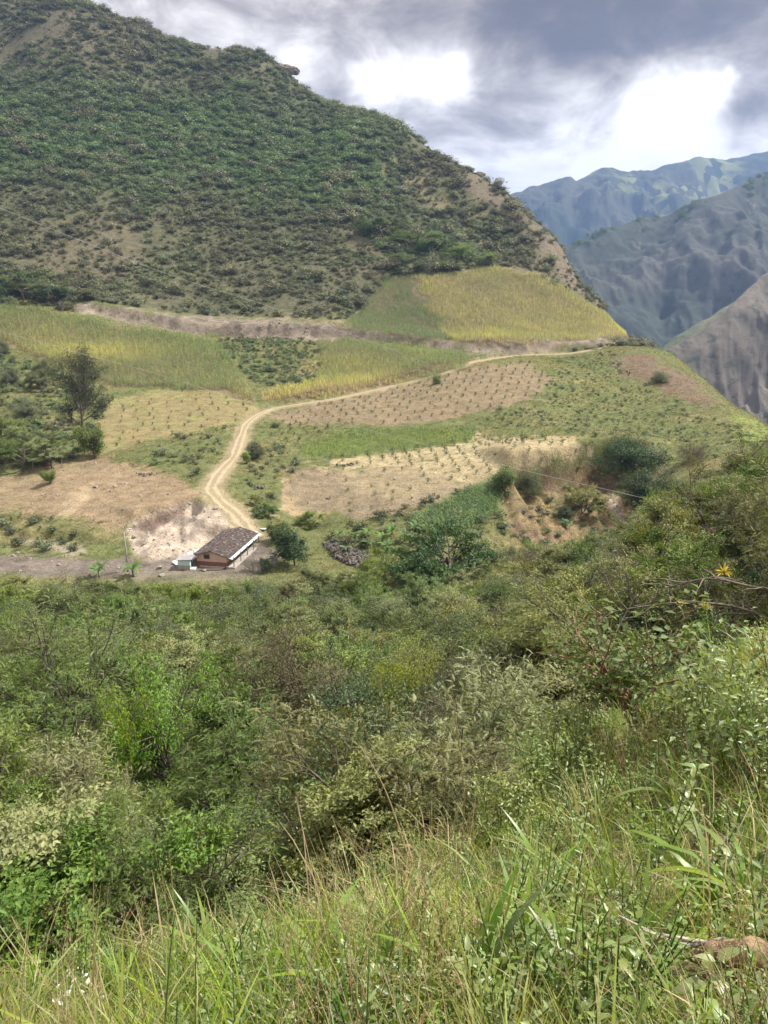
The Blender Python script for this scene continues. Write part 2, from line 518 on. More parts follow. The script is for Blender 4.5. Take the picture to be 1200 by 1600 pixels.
def bump(nt, h, strength=0.5, dist=0.1):
    b = N(nt, 'ShaderNodeBump'); nt.links.new(h, b.inputs['Height'])
    b.inputs['Strength'].default_value = strength; b.inputs['Distance'].default_value = dist
    return b.outputs[0]


def mat_plain(name, col, rough=0.85, var=0.25, scale=3.0, spec=0.25, metal=0.0, bmp=0.0):
    m, nt, out = new_mat(name)
    tc = N(nt, 'ShaderNodeTexCoord')
    n = noise(nt, tc.outputs['Object'], scale, 6.0, 0.62)
    c = mixc(nt, sstep(nt, n, 0.3, 0.7), tuple(x * (1 - var) for x in col), tuple(min(1, x * (1 + var)) for x in col))
    nr = bump(nt, noise(nt, tc.outputs['Object'], scale * 4, 5.0), 0.6, bmp) if bmp > 0 else None
    b = pbsdf(nt, c, rough, spec, nr, metal); nt.links.new(b.outputs[0], out.inputs[0]); return m


def mat_leaf(name, cA_, cB_, trans=0.35, tint=None, rough=0.5, spec=0.35, objvar=0.22, tcol=None, patch=None, baked=False):
    """leaf colour runs from cA_ to cB_ leaf by leaf, and a little from plant to plant"""
    m, nt, out = new_mat(name)
    a = N(nt, 'ShaderNodeAttribute'); a.attribute_name = 'lv'; a.attribute_type = 'GEOMETRY'
    c = mixc(nt, a.outputs['Fac'], cA_, cB_)
    if tint is not None:
        t = N(nt, 'ShaderNodeAttribute'); t.attribute_name = 'tint'; t.attribute_type = 'GEOMETRY' if baked else 'INSTANCER'
        c = mixc(nt, t.outputs['Fac'], c, mixc(nt, a.outputs['Fac'], tuple(x * .8 for x in tint), tint))
    oi = N(nt, 'ShaderNodeObjectInfo')
    hs = N(nt, 'ShaderNodeHueSaturation'); nt.links.new(c, hs.inputs['Color'])
    r = oi.outputs['Random']
    if baked:
        ra = N(nt, 'ShaderNodeAttribute'); ra.attribute_name = 'rnd'; ra.attribute_type = 'GEOMETRY'; r = ra.outputs['Fac']
    nt.links.new(mth(nt, 'ADD', mth(nt, 'MULTIPLY', r, objvar * 2), 1 - objvar), hs.inputs['Value'])
    r2 = mth(nt, 'FRACT', mth(nt, 'MULTIPLY', r, 7.31))
    nt.links.new(mth(nt, 'ADD', mth(nt, 'MULTIPLY', r2, 0.04), 0.48), hs.inputs['Hue'])
    r3 = mth(nt, 'FRACT', mth(nt, 'MULTIPLY', r, 23.7))
    nt.links.new(mth(nt, 'ADD', mth(nt, 'MULTIPLY', r3, 0.3), 0.82), hs.inputs['Saturation'])
    col = hs.outputs[0]
    b = pbsdf(nt, col, rough, spec)
    tr = N(nt, 'ShaderNodeBsdfTranslucent')
    nt.links.new(mixc(nt, 1.0, col, tcol or (1.35, 1.3, 0.55), 'MULTIPLY'), tr.inputs[0])
    mx = N(nt, 'ShaderNodeMixShader'); mx.inputs[0].default_value = trans
    nt.links.new(b.outputs[0], mx.inputs[1]); nt.links.new(tr.outputs[0], mx.inputs[2])
    nt.links.new(mx.outputs[0], out.inputs[0]); return m


M = {}
M['acacia'] = mat_leaf('feathery_leaf', (0.120, 0.140, 0.048), (0.270, 0.285, 0.110), 0.24, objvar=0.34)
M['acacia_green'] = mat_leaf('feathery_green_leaf', (0.085, 0.140, 0.030), (0.205, 0.265, 0.068), 0.24, objvar=0.34)
M['bright'] = mat_leaf('bright_leaf', (0.13, 0.24, 0.025), (0.30, 0.43, 0.065), 0.34)
M['yellow'] = mat_leaf('yellow_green_leaf', (0.172, 0.207, 0.029), (0.345, 0.368, 0.057), 0.38)
M['dark'] = mat_leaf('dark_leaf', (0.035, 0.070, 0.022), (0.095, 0.149, 0.046), 0.22, objvar=0.3)
M['grey'] = mat_leaf('grey_green_leaf', (0.085, 0.110, 0.046), (0.195, 0.215, 0.105), 0.24, objvar=0.3)
M['olive'] = mat_leaf('olive_brown_leaf', (0.091, 0.084, 0.042), (0.182, 0.161, 0.077), 0.25)
M['scrub'] = mat_leaf('scrub_leaf', (0.095, 0.098, 0.056), (0.205, 0.200, 0.120), 0.2, tint=(0.135, 0.205, 0.078), objvar=0.4)
M['maize'] = mat_leaf('maize_leaf', (0.090, 0.155, 0.052), (0.275, 0.335, 0.145), 0.35, tint=(0.62, 0.60, 0.17), objvar=0.3)
M['cane'] = mat_leaf('cane_leaf', (0.075, 0.150, 0.055), (0.170, 0.270, 0.105), 0.3, tint=(0.30, 0.34, 0.07))
M['pasture'] = mat_leaf('pasture_leaf', (0.102, 0.138, 0.041), (0.216, 0.246, 0.078), 0.3, tint=(0.360, 0.276, 0.132))
M['grass'] = mat_leaf('grass_blade', (0.075, 0.150, 0.016), (0.31, 0.40, 0.060), 0.42, tint=(0.52, 0.42, 0.18), rough=0.4, objvar=0.32, baked=True)
M['straw'] = mat_leaf('straw', (0.28, 0.22, 0.11), (0.50, 0.41, 0.22), 0.3, rough=0.6)
M['broadgrass'] = mat_leaf('broad_grass_blade', (0.09, 0.17, 0.022), (0.26, 0.37, 0.06), 0.42, rough=0.38, spec=0.5, objvar=0.3)
M['weedlow'] = mat_leaf('low_weed_leaf', (0.095, 0.155, 0.034), (0.25, 0.33, 0.095), 0.36, rough=0.38, spec=0.5, baked=True)
M['strawlow'] = mat_leaf('low_straw', (0.28, 0.22, 0.11), (0.50, 0.41, 0.22), 0.3, rough=0.6, baked=True)
M['weed'] = mat_leaf('weed_leaf', (0.125, 0.185, 0.048), (0.34, 0.41, 0.150), 0.36, rough=0.36, spec=0.5)
M['shrub'] = mat_leaf('shrub_leaf', (0.081, 0.138, 0.044), (0.188, 0.250, 0.094), 0.3, rough=0.5, spec=0.3)
M['banana'] = mat_leaf('banana_leaf', (0.065, 0.14, 0.034), (0.14, 0.23, 0.060), 0.35)
M['needle'] = mat_leaf('dark_needles', (0.042, 0.056, 0.026), (0.105, 0.118, 0.052), 0.15)
M['bract'] = mat_leaf('yellow_bract', (0.45, 0.36, 0.06), (0.62, 0.52, 0.12), 0.3)
M['petal'] = mat_leaf('white_petal', (0.70, 0.70, 0.66), (0.85, 0.85, 0.80), 0.25)
M['orange'] = mat_leaf('orange_petal', (0.75, 0.25, 0.03), (0.85, 0.38, 0.05), 0.25)
M['bark'] = mat_plain('bark', (0.115, 0.095, 0.075), 0.9, 0.45, 6.0, bmp=0.02)
M['palebark'] = mat_plain('pale_bark', (0.30, 0.27, 0.22), 0.85, 0.4, 9.0, bmp=0.01)
M['twig'] = mat_plain('dry_twig', (0.17, 0.14, 0.11), 0.9, 0.4, 5.0)
M['rock'] = mat_plain('rock', (0.28, 0.25, 0.215), 0.92, 0.4, 0.8, bmp=0.08)
M['darkrock'] = mat_plain('dark_rock', (0.13, 0.11, 0.10), 0.92, 0.4, 1.2, bmp=0.05)
M['outcrop'] = mat_plain('weathered_outcrop', (0.15, 0.125, 0.105), 0.95, 0.5, 2.5, bmp=0.15)
M['stem'] = mat_plain('green_stem', (0.17, 0.20, 0.07), 0.6, 0.3, 5.0)


def mat_ground():
    m, nt, out = new_mat('ground_soil_and_turf')
    a = N(nt, 'ShaderNodeAttribute'); a.attribute_name = 'gcol'; a.attribute_type = 'GEOMETRY'
    g = N(nt, 'ShaderNodeNewGeometry'); P = g.outputs['Position']
    n1 = noise(nt, P, 0.35, 8.0, 0.65); n2 = noise(nt, P, 2.2, 6.0, 0.6); n3 = noise(nt, P, 14.0, 5.0, 0.6)
    f = mth(nt, 'ADD', mth(nt, 'MULTIPLY', n1, 0.9), mth(nt, 'ADD', mth(nt, 'MULTIPLY', n2, 0.7), mth(nt, 'MULTIPLY', n3, 0.4)))
    f = sstep(nt, f, 0.65, 1.35, 0.55, 1.5)
    c = vmth(nt, 'SCALE', a.outputs['Color']); nt.links.new(f, c.node.inputs['Scale'])
    h = mth(nt, 'ADD', mth(nt, 'MULTIPLY', n1, 1.0), mth(nt, 'MULTIPLY', n2, 0.35))
    b = pbsdf(nt, c, 0.95, 0.1, bump(nt, h, 0.8, 0.7)); nt.links.new(b.outputs[0], out.inputs[0]); return m


M['ground'] = mat_ground()

# ------------------------------------------------------------------ ground colours (soil, turf, dry straw: what grows or lies there)
upper_plot = [(440, 640), (520, 625), (620, 605), (745, 572), (830, 562), (868, 600), (840, 622), (760, 642), (690, 660), (600, 668), (520, 660), (450, 668), (415, 650)]
pale_plot = [(650, 730), (560, 735), (480, 722), (560, 706), (700, 690), (760, 682), (860, 682), (935, 695), (950, 705), (880, 722), (800, 738), (730, 748)]
brown_plot = [(450, 735), (560, 728), (660, 728), (740, 746), (770, 752), (700, 778), (620, 800), (540, 812), (470, 800), (450, 770)]
left_plot = [(165, 628), (250, 605), (345, 612), (408, 640), (385, 662), (330, 668), (270, 682), (200, 700), (150, 715), (150, 660)]
bare_field = [(-200, 740), (0, 745), (90, 728), (160, 715), (250, 735), (320, 768), (300, 785), (235, 806), (190, 822), (110, 812), (60, 800), (0, 800), (-200, 800)]
yard = [(-200, 868), (60, 868), (180, 872), (240, 872), (290, 860), (350, 835), (400, 826), (420, 850), (440, 872), (412, 905), (300, 915), (150, 905), (-200, 905)]
red_slope = [(950, 560), (1000, 545), (1050, 570), (1110, 610), (1140, 632), (1075, 632), (1020, 600), (970, 585)]
crest_green = [(1140, 640), (1180, 655), (1230, 690), (1230, 720), (1150, 690)]
soil_mid = [(440, 745), (520, 735), (540, 800), (470, 830), (430, 800)]
maize_left = [(-250, 470), (0, 478), (60, 482), (150, 500), (250, 520), (325, 530), (355, 560), (400, 622), (402, 634), (345, 612), (250, 603), (180, 604), (130, 585), (60, 560), (20, 540), (0, 532), (-250, 540)]
maize_mid = [(498, 532), (590, 540), (700, 548), (738, 562), (735, 575), (650, 594), (560, 612), (480, 622), (410, 630), (405, 612), (440, 600), (490, 598), (505, 570)]
maize_right_green = [(525, 512), (560, 490), (592, 455), (605, 435), (640, 432), (656, 444), (646, 456), (672, 470), (662, 484), (692, 500), (684, 514), (704, 531), (620, 530), (560, 522)]
maize_right = [(640, 432), (700, 428), (780, 418), (830, 428), (900, 462), (960, 500), (988, 526), (930, 530), (860, 540), (790, 545), (704, 531), (684, 514), (692, 500), (662, 484), (672, 470), (646, 456), (656, 444)]
low_green = [(470, 700), (545, 672), (640, 668), (740, 672), (735, 688), (680, 698), (600, 705), (520, 716), (480, 716)]
cane_patch = [(625, 815), (700, 790), (770, 752), (782, 775), (775, 810), (720, 830), (650, 838)]
scar_line = [(955, 775), (968, 815), (985, 835)]

GC = np.zeros(GX.shape + (3,))


def paint(mask, col):
    global GC
    GC = GC * (1 - mask[..., None]) + np.asarray(col)[None, None] * mask[..., None]


nA = fbm(GX / 9, GY / 9, 4, 61); nB = fbm(GX / 30, GY / 45, 4, 62); nC = fbm(GX / 3, GY / 3, 3, 63); nD = fbm(GX / 70, GY / 110, 4, 68)
GC[:] = (0.115, 0.125, 0.050)
paint(smooth(nA, -.1, .5) * 0.7, (0.20, 0.17, 0.085))
# mountain
mt = smooth(GY, 345, 365)
paint(mt, (0.088, 0.086, 0.050))
paint(mt * smooth(nB + .5 * nA, -.1, .45) * 0.8, (0.105, 0.110, 0.055))
paint(mt * smooth(nD + .4 * nA, .05, .5) * 0.75, (0.130, 0.108, 0.072))
belt = np.exp(-((GV - (200 + .10 * GU)) / 85.0) ** 2) * smooth(GU, -200, 60) * (1 - smooth(GU, 560, 680))
paint(mt * np.clip(belt * 1.1 + .4 * nA * belt, 0, 1) * .9, (0.062, 0.088, 0.036))
dry_ridge = [(600, 240), (660, 290), (740, 350), (800, 410), (850, 440), (800, 418), (770, 415), (700, 350), (630, 290), (580, 220)]
paint(mt * smooth(poly_sd(GU, GV, dry_ridge) + 22 * nA, -16, 16) * .8, (0.185, 0.160, 0.090))
rock_ridge = [(700, 262), (790, 305), (880, 385), (990, 528), (985, 540), (930, 490), (860, 410), (790, 345), (720, 290)]
paint(mt * smooth(poly_sd(GU, GV, rock_ridge) + 10 * nA, -8, 10) * .85, (0.145, 0.118, 0.088))
md = smooth(GY, 118, 128) * (1 - smooth(GY, 425, 440))
PZ = [(upper_plot, (0.190, 0.148, 0.092), 12), (left_plot, (0.200, 0.165, 0.082), 14), (bare_field, (0.225, 0.168, 0.106), 14), (soil_mid, (0.27, 0.205, 0.125), 16),
      (brown_plot, (0.195, 0.155, 0.102), 16), ([(520, 740), (600, 715), (760, 690), (900, 690), (870, 725), (740, 760), (640, 775), (540, 770)], (0.235, 0.19, 0.118), 22), (pale_plot, (0.31, 0.255, 0.150), 22), (yard, (0.165, 0.138, 0.115), 14), (red_slope, (0.140, 0.104, 0.074), 18),
      (crest_green, (0.17, 0.20, 0.06), 10), (maize_left, (0.16, 0.12, 0.07), 2), (maize_mid, (0.16, 0.12, 0.07), 2), (maize_right, (0.16, 0.12, 0.07), 2), (maize_right_green, (0.14, 0.11, 0.07), 2),
      (low_green, (0.125, 0.155, 0.045), 10)]
for pl, c, j in PZ:
    paint(md * smooth(poly_sd(GU, GV, pl) + j * (nA + .6 * nC), -3, 4), c)
paint(md * smooth(poly_sd(GU, GV, left_plot), -6, 6) * smooth(nC + nA, 0., .5) * .6, (0.19, 0.20, 0.075))
paint(md * smooth(poly_sd(GU, GV, bare_field), -6, 6) * smooth(nC + nB, .1, .6) * .5, (0.20, 0.165, 0.095))
paint(md * smooth(poly_sd(GU, GV, [(75, 815), (110, 770), (150, 752), (140, 780), (105, 815)]) + 8 * nA, -6, 10) * .6, (0.36, 0.28, 0.18))
paint(md * smooth(poly_sd(GU, GV, yard), -2, 6) * smooth(fbm(GX / 6, GY / 2.2, 3, 67) + .4 * nC, .0, .45) * .7, (0.095, 0.080, 0.066))
# bare earth where the ground is cut steep
gy, gx = np.gradient(GZ); sx_ = gx / np.gradient(GX, axis=1); sy_ = gy / np.gradient(GY, axis=0)
slope = np.hypot(sx_, sy_)
cutp = [(120, 470), (300, 495), (430, 498), (530, 505), (620, 522), (720, 536), (830, 535), (940, 522), (960, 536), (840, 552), (740, 556), (600, 538), (500, 535), (410, 530), (300, 525), (200, 505), (120, 490)]
paint(md * smooth(poly_sd(GU, GV, cutp) + 10 * nA + 5 * nC, -3, 6), (0.225, 0.185, 0.145)); paint(md * smooth(poly_sd(GU, GV, cutp) + 6 * nA, -3, 6) * smooth(nC + .6 * nA, -.05, .45) * .8, (0.11, 0.092, 0.068))
paint(md * smooth(poly_sd(GU, GV, bank_poly) + 8 * nA, -4, 8), (0.37, 0.305, 0.24)); paint(md * smooth(poly_sd(GU, GV, bank_poly), -2, 8) * smooth(fbm(GX / 2.2, GY / 5, 3, 65) + .3 * nC, .05, .5) * .75, (0.17, 0.14, 0.115))
paint(md * smooth(poly_sd(GU, GV, [(205, 825), (240, 808), (290, 790), (290, 800), (235, 830)]) + 6 * nA, -2, 6), (0.16, 0.115, 0.09))
paint(md * smooth(poly_sd(GU, GV, [(20, 845), (80, 842), (135, 845), (150, 870), (110, 880)]) + 10 * nA, 0, 10) * .6, (0.38, 0.32, 0.25))
paint(cm * .95, (0.19, 0.145, 0.082)); paint(cm * smooth(fbm(GX / 3, GY / 25, 3, 66) + .4 * nA, 0, .4) * .85, (0.26, 0.18, 0.092)); paint(cm * smooth(-nA + nC * .5, .15, .5) * .7, (0.14, 0.09, 0.07))
sd_, _ = line_sd(GU, GV, scar_line)
paint(smooth(GY, 140, 144) * (1 - smooth(GY, 185, 190)) * smooth(-np.abs(sd_) + 4 * nC, -12, -7), (0.36, 0.28, 0.23))
paint(md * (1 - smooth(np.abs(ROAD_SD) + .8 * nC, 0.0, 2.2)) * .75, (0.27, 0.22, 0.14))
# woodland floor and the near slope
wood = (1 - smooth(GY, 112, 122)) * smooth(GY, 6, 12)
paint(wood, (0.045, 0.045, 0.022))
near = 1 - smooth(GY, 6, 13)
paint(near, (0.120, 0.105, 0.050)); paint(near * smooth(nC, 0, .5) * .7, (0.20, 0.16, 0.085))

nr, nc = GX.shape
idx = np.arange(nr * nc).reshape(nr, nc)
quads = np.stack([idx[:-1, :-1], idx[:-1, 1:], idx[1:, 1:], idx[1:, :-1]], -1).reshape(-1, 4)
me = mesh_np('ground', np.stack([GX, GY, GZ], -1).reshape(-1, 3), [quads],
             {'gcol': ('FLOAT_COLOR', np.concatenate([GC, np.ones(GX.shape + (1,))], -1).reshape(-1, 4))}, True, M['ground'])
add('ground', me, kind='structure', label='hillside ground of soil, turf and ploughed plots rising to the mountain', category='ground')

# farm road: a ribbon with two worn wheel tracks
def mat_road():
    m, nt, out = new_mat('packed_earth_road')
    a = N(nt, 'ShaderNodeAttribute'); a.attribute_name = 'across'; a.attribute_type = 'GEOMETRY'
    g = N(nt, 'ShaderNodeNewGeometry'); P = g.outputs['Position']
    n1 = noise(nt, P, 0.5, 7.0, 0.65); n2 = noise(nt, P, 3.0, 5.0)
    w = mth(nt, 'ABSOLUTE', mth(nt, 'SUBTRACT', mth(nt, 'ABSOLUTE', a.outputs['Fac']), 0.45))
    tr = mth(nt, 'ADD', w, mth(nt, 'MULTIPLY', mth(nt, 'SUBTRACT', n1, 0.5), 0.9))
    c = mixc(nt, sstep(nt, tr, 0.05, 0.32), (0.37, 0.295, 0.205), (0.225, 0.19, 0.105))
    c = mixc(nt, sstep(nt, n2, 0.35, 0.75), c, mixc(nt, 0.5, c, (0.42, 0.34, 0.25)))
    b = pbsdf(nt, c, 0.95, 0.1, bump(nt, n2, 0.6, 0.15)); nt.links.new(b.outputs[0], out.inputs[0]); return m


M['road'] = mat_road()
T = np.gradient(road_c[:, :2], axis=0); T /= np.linalg.norm(T, axis=1)[:, None]
NN = np.stack([-T[:, 1], T[:, 0]], 1)
cs = np.linspace(-1, 1, 9); prof = np.array([-.10, .0, .02, -.02, .05, -.02, .02, .0, -.10])
RV = []; RA = []
for i in range(len(road_c)):
    for c_, p_ in zip(cs, prof):
        w = road_w[i] * (1 + 0.5 * float(fbm(np.array(i * .22 + 5), np.array(c_ > 0), 2, 71)) * abs(c_))
        q = road_c[i, :2] + NN[i] * c_ * w
        RV.append((q[0], q[1], road_c[i, 2] + p_ * 1.0)); RA.append(c_)
k9 = np.arange(len(road_c) * 9).reshape(-1, 9)
me = mesh_np('dirt_road', np.array(RV), [np.stack([k9[:-1, :-1], k9[1:, :-1], k9[1:, 1:], k9[:-1, 1:]], -1).reshape(-1, 4)], {'across': ('FLOAT', RA)}, True, M['road'])
add('dirt_road', me, kind='structure', label='winding dirt farm road from the house up to the terrace fields', category='road')

# ------------------------------------------------------------------ far mountains


def mat_mountain(name, c1, c2, c3, s1, s2, p3=0.62, green=None):
    m, nt, out = new_mat(name)
    g = N(nt, 'ShaderNodeNewGeometry'); P = g.outputs['Position']
    n1 = noise(nt, P, s1, 7.0, 0.6, 0.4); n2 = noise(nt, P, s2, 8.0, 0.65, 0.6)
    c = mixc(nt, sstep(nt, n1, 0.38, 0.62), c1, c2)
    c = mixc(nt, sstep(nt, n2, p3, p3 + 0.10), c, c3)
    if green:
        v = N(nt, 'ShaderNodeTexVoronoi'); nt.links.new(P, v.inputs['Vector']); v.inputs['Scale'].default_value = s2 * 2.2
        n4 = noise(nt, P, s1 * 0.9, 3.0)
        sxv = N(nt, 'ShaderNodeSeparateColor'); nt.links.new(v.outputs['Color'], sxv.inputs[0])
        fm = mth(nt, 'MULTIPLY', sstep(nt, n4, 0.46, 0.60), sstep(nt, sxv.outputs[0], 0.45, 0.6))
        c = mixc(nt, fm, c, green)
    n5 = noise(nt, P, s2 * 5.0, 6.0, 0.7); c = mixc(nt, sstep(nt, n5, 0.50, 0.66), c, mixc(nt, 0.55, c, (0.035, 0.045, 0.03)))
    h = mth(nt, 'ADD', n1, mth(nt, 'ADD', mth(nt, 'MULTIPLY', n2, 0.6), mth(nt, 'MULTIPLY', n5, 0.25)))
    b = pbsdf(nt, c, 0.95, 0.05, bump(nt, h, 0.5, 0.10 / s2)); nt.links.new(b.outputs[0], out.inputs[0]); return m


def mountain(name, ridge, Lf, drop, seed, amp, wl, mat, label, nu=220, nt_=120, back=0.35, curve=1.15):
    """ridge: (u, v, Y) along the skyline; the face falls towards the valley on this side"""
    R = catmull(np.array([at(*r) for r in ridge]), 30)
    s = np.linspace(0, len(R) - 1, nu); R = np.stack([np.interp(s, np.arange(len(R)), R[:, k]) for k in range(3)], 1)
    t = np.concatenate([np.linspace(-back, 0, 16, endpoint=False), np.linspace(0, 1, nt_) ** 1.15])
    TT, SS = np.meshgrid(t, np.arange(nu), indexing='ij')
    X = R[SS, 0] + TT * Lf[0]; Y = R[SS, 1] + TT * Lf[1]
    a = np.abs(TT)
    Z = R[SS, 2] - drop * np.where(TT > 0, a ** curve, a * 1.0)
    n = 1 - 2 * np.abs(fbm(X / wl, Y / (wl * 1.6), 5, seed, 0.52))
    n2 = 1 - 2 * np.abs(fbm(X / (wl * .33) + 5, Y / (wl * .33), 5, seed + 4, 0.55))
    Z = Z + amp * (n - 1.0) * smooth(a, 0.0, 0.22) + amp * .22 * (n2 - 1.0) * smooth(a, 0.0, .15) + amp * 0.07 * fbm(X / (wl * .12), Y / (wl * .12), 4, seed + 9)
    ii = np.arange(X.size).reshape(X.shape)
    F = np.stack([ii[:-1, :-1], ii[:-1, 1:], ii[1:, 1:], ii[1:, :-1]], -1).reshape(-1, 4)
    me = mesh_np(name, np.stack([X, Y, Z], -1).reshape(-1, 3), [F], None, True, mat)
    o = add(name, me, kind='structure', label=label, category='mountain')
    return o, R, (X, Y, Z)


mtA = mat_mountain('far_range_surface', (0.045, 0.060, 0.040), (0.085, 0.085, 0.062), (0.18, 0.16, 0.11), 0.0016, 0.0070, 0.60, green=(0.22, 0.235, 0.11))
mtB = mat_mountain('mid_mountain_surface', (0.066, 0.076, 0.064), (0.100, 0.098, 0.090), (0.21, 0.19, 0.165), 0.0030, 0.012, 0.62)
mtC = mat_mountain('valley_ridge_surface', (0.10, 0.125, 0.065), (0.16, 0.145, 0.10), (0.28, 0.22, 0.15), 0.0035, 0.010, 0.62)
mtD = mat_mountain('dry_spur_surface', (0.115, 0.106, 0.090), (0.178, 0.154, 0.130), (0.070, 0.078, 0.055), 0.006, 0.020, 0.56)
mountain('far_mountain_range', [(560, 350, 4400), (700, 335, 4450), (790, 307, 4500), (835, 288, 4560), (870, 280, 4600), (890, 275, 4600), (905, 281, 4620), (945, 260, 4700), (985, 267, 4700),
         (1012, 266, 4780), (1060, 251, 4840), (1110, 247, 4900), (1200, 240, 5030), (1330, 228, 5180), (1500, 240, 5260)], (-600, -2200), 1100, 201, 330, 800, mtA,
         'hazy blue mountain range with pale field patches on the skyline', nu=300, nt_=170)
MB_, RB, GB = mountain('middle_mountain', [(760, 470, 1900), (840, 415, 1940), (880, 388, 1970), (925, 366, 2000), (965, 352, 2030), (1000, 344, 2060), (1040, 338, 2060), (1075, 320, 2040), (1125, 302, 2040),
         (1165, 284, 2080), (1200, 272, 2110), (1300, 240, 2200), (1450, 225, 2280)], (-260, -900), 600, 231, 105, 380, mtB,
         'blue grey mountain below the far range with eroded streaks', nu=260, nt_=170)
mountain('valley_ridge', [(930, 640, 1250), (1000, 575, 1280), (1050, 530, 1310), (1100, 500, 1340), (1150, 470, 1380), (1200, 440, 1420), (1300, 385, 1500), (1420, 330, 1550)], (-300, -480), 340, 251, 55, 200, mtC,
         'green brown ridge slanting down into the valley behind the dry spur', nu=160, nt_=90)
mountain('dry_spur', [(960, 640, 880), (1010, 575, 900), (1042, 546, 920), (1085, 522, 940), (1120, 500, 955), (1150, 470, 975), (1180, 440, 1000), (1200, 424, 1015), (1300, 345, 1080), (1420, 260, 1130)], (-160, -500), 390, 271, 50, 130, mtD,
         'dry brown spur with pale scree dropping into the valley', nu=180, nt_=120)
me = MB().raw([(-8000, 900, -700), (8000, 900, -700), (8000, 6500, -700), (-8000, 6500, -700)], [(0, 1, 2, 3)]).build('valley_ground', mtC)
add('valley_ground', me, kind='structure', label='deep valley bottom between the mountains', category='ground')

# ------------------------------------------------------------------ air
hz = MB().box((0, 3300, 40), (17000, 7000, 1640))
m, nt, out = new_mat('valley_haze')
pv = N(nt, 'ShaderNodeVolumePrincipled')
pv.inputs['Color'].default_value = (0.26, 0.42, 0.78, 1); pv.inputs['Density'].default_value = 1.25e-4
pv.inputs['Anisotropy'].default_value = 0.2
nt.links.new(pv.outputs[0], out.inputs['Volume'])
add('haze', hz.build('haze', m), kind='stuff', label='thin bluish haze filling the valley air', category='haze')

# ------------------------------------------------------------------ plants: leaves, branches, trees
def unit(a): return a / (np.linalg.norm(a, axis=-1, keepdims=True) + 1e-9)


def rdirs(n, r=rng): return unit(r.normal(size=(n, 3)))


def lens(w=.2, fold=.06, curve=.12):
    return (np.array([[0, 0, 0], [.42, w, fold], [1, 0, -curve], [.42, -w, fold]]), np.array([[0, 3, 2], [0, 2, 1]]))


def lance(w=.14, curve=.35):
    return (np.array([[0, 0, 0], [.3, w, .05], [.3, -w, .05], [.3, 0, -.02], [.68, w * .75, -curve * .3], [.68, -w * .75, -curve * .3], [.68, 0, -curve * .4], [1, 0, -curve]]),
            np.array([[0, 3, 1], [0, 2, 3], [1, 3, 6], [1, 6, 4], [3, 2, 5], [3, 5, 6], [4, 6, 7], [6, 5, 7]]))


def frond(n=7, w=.2, curve=.25):
    """a pinnate spray: a thin stalk with slim leaflets on both sides"""
    V = [(0, 0, 0)]; F = []
    for i in range(n):
        t = (i + .6) / n; c = -curve * t * t; ww = w * (1 - .55 * abs(t - .45) / .55) ; th = .46 / n
        for s in (-1, 1):
            k = len(V); V += [(t - th, 0, c), (t + th, 0, c), (t + .10, s * ww, c - .03)]
            F.append((k, k + 1, k + 2) if s > 0 else (k + 1, k, k + 2))
    k = len(V); V += [(0, .012, 0), (0, -.012, 0), (1, 0, -curve)]; F.append((k, k + 1, k + 2))
    return np.array(V, float), np.array(F)


def blade(nseg=4, w=.012, bend=.5):
    V = []; F = []
    for i in range(nseg + 1):
        t = i / nseg; ww = w * (1 - t ** 1.6) * (0.6 + .8 * min(1, t * 3)); a = bend * t
        x = sin(a) * t; z = cos(a) * t
        if i < nseg: V += [(x, -ww, z), (x, ww, z)]
        else: V += [(x, 0, z)]
    for i in range(nseg - 1): F += [(2 * i, 2 * i + 1, 2 * i + 3), (2 * i, 2 * i + 3, 2 * i + 2)]
    k = 2 * (nseg - 1); F.append((k, k + 1, k + 2))
    return np.array(V, float), np.array(F)


class Leaves:
    def __init__(s): s.V = []; s.F = []; s.lv = []; s.n = 0

    def put(s, T, P, D, Nn, S, lv):
        TV, TF = T; X = unit(D); Z = unit(Nn - (Nn * X).sum(-1, keepdims=True) * X); Y = np.cross(Z, X)
        S = np.broadcast_to(np.asarray(S, float), (len(P),))
        V = P[:, None] + S[:, None, None] * (TV[None, :, 0:1] * X[:, None] + TV[None, :, 1:2] * Y[:, None] + TV[None, :, 2:3] * Z[:, None])
        F = TF[None] + (s.n + np.arange(len(P)) * len(TV))[:, None, None]
        s.V.append(V.reshape(-1, 3)); s.F.append(F.reshape(-1, TF.shape[1])); s.n += len(P) * len(TV)
        s.lv.append(np.repeat(np.broadcast_to(np.asarray(lv, float), (len(P),)), len(TV)))

    def mesh(s, name, mat): return mesh_np(name, np.concatenate(s.V), s.F, {'lv': ('FLOAT', np.concatenate(s.lv))}, False, mat)


class Wood:
    def __init__(s): s.V = []; s.F = []; s.n = 0

    def tube(s, P, R, k=5):
        V, F = tube_np(np.asarray(P, float), np.asarray(R, float), k); s.V.append(V); s.F.append(F + s.n); s.n += len(V)

    def mesh(s, name, mat): return mesh_np(name, np.concatenate(s.V), s.F, None, True, mat)


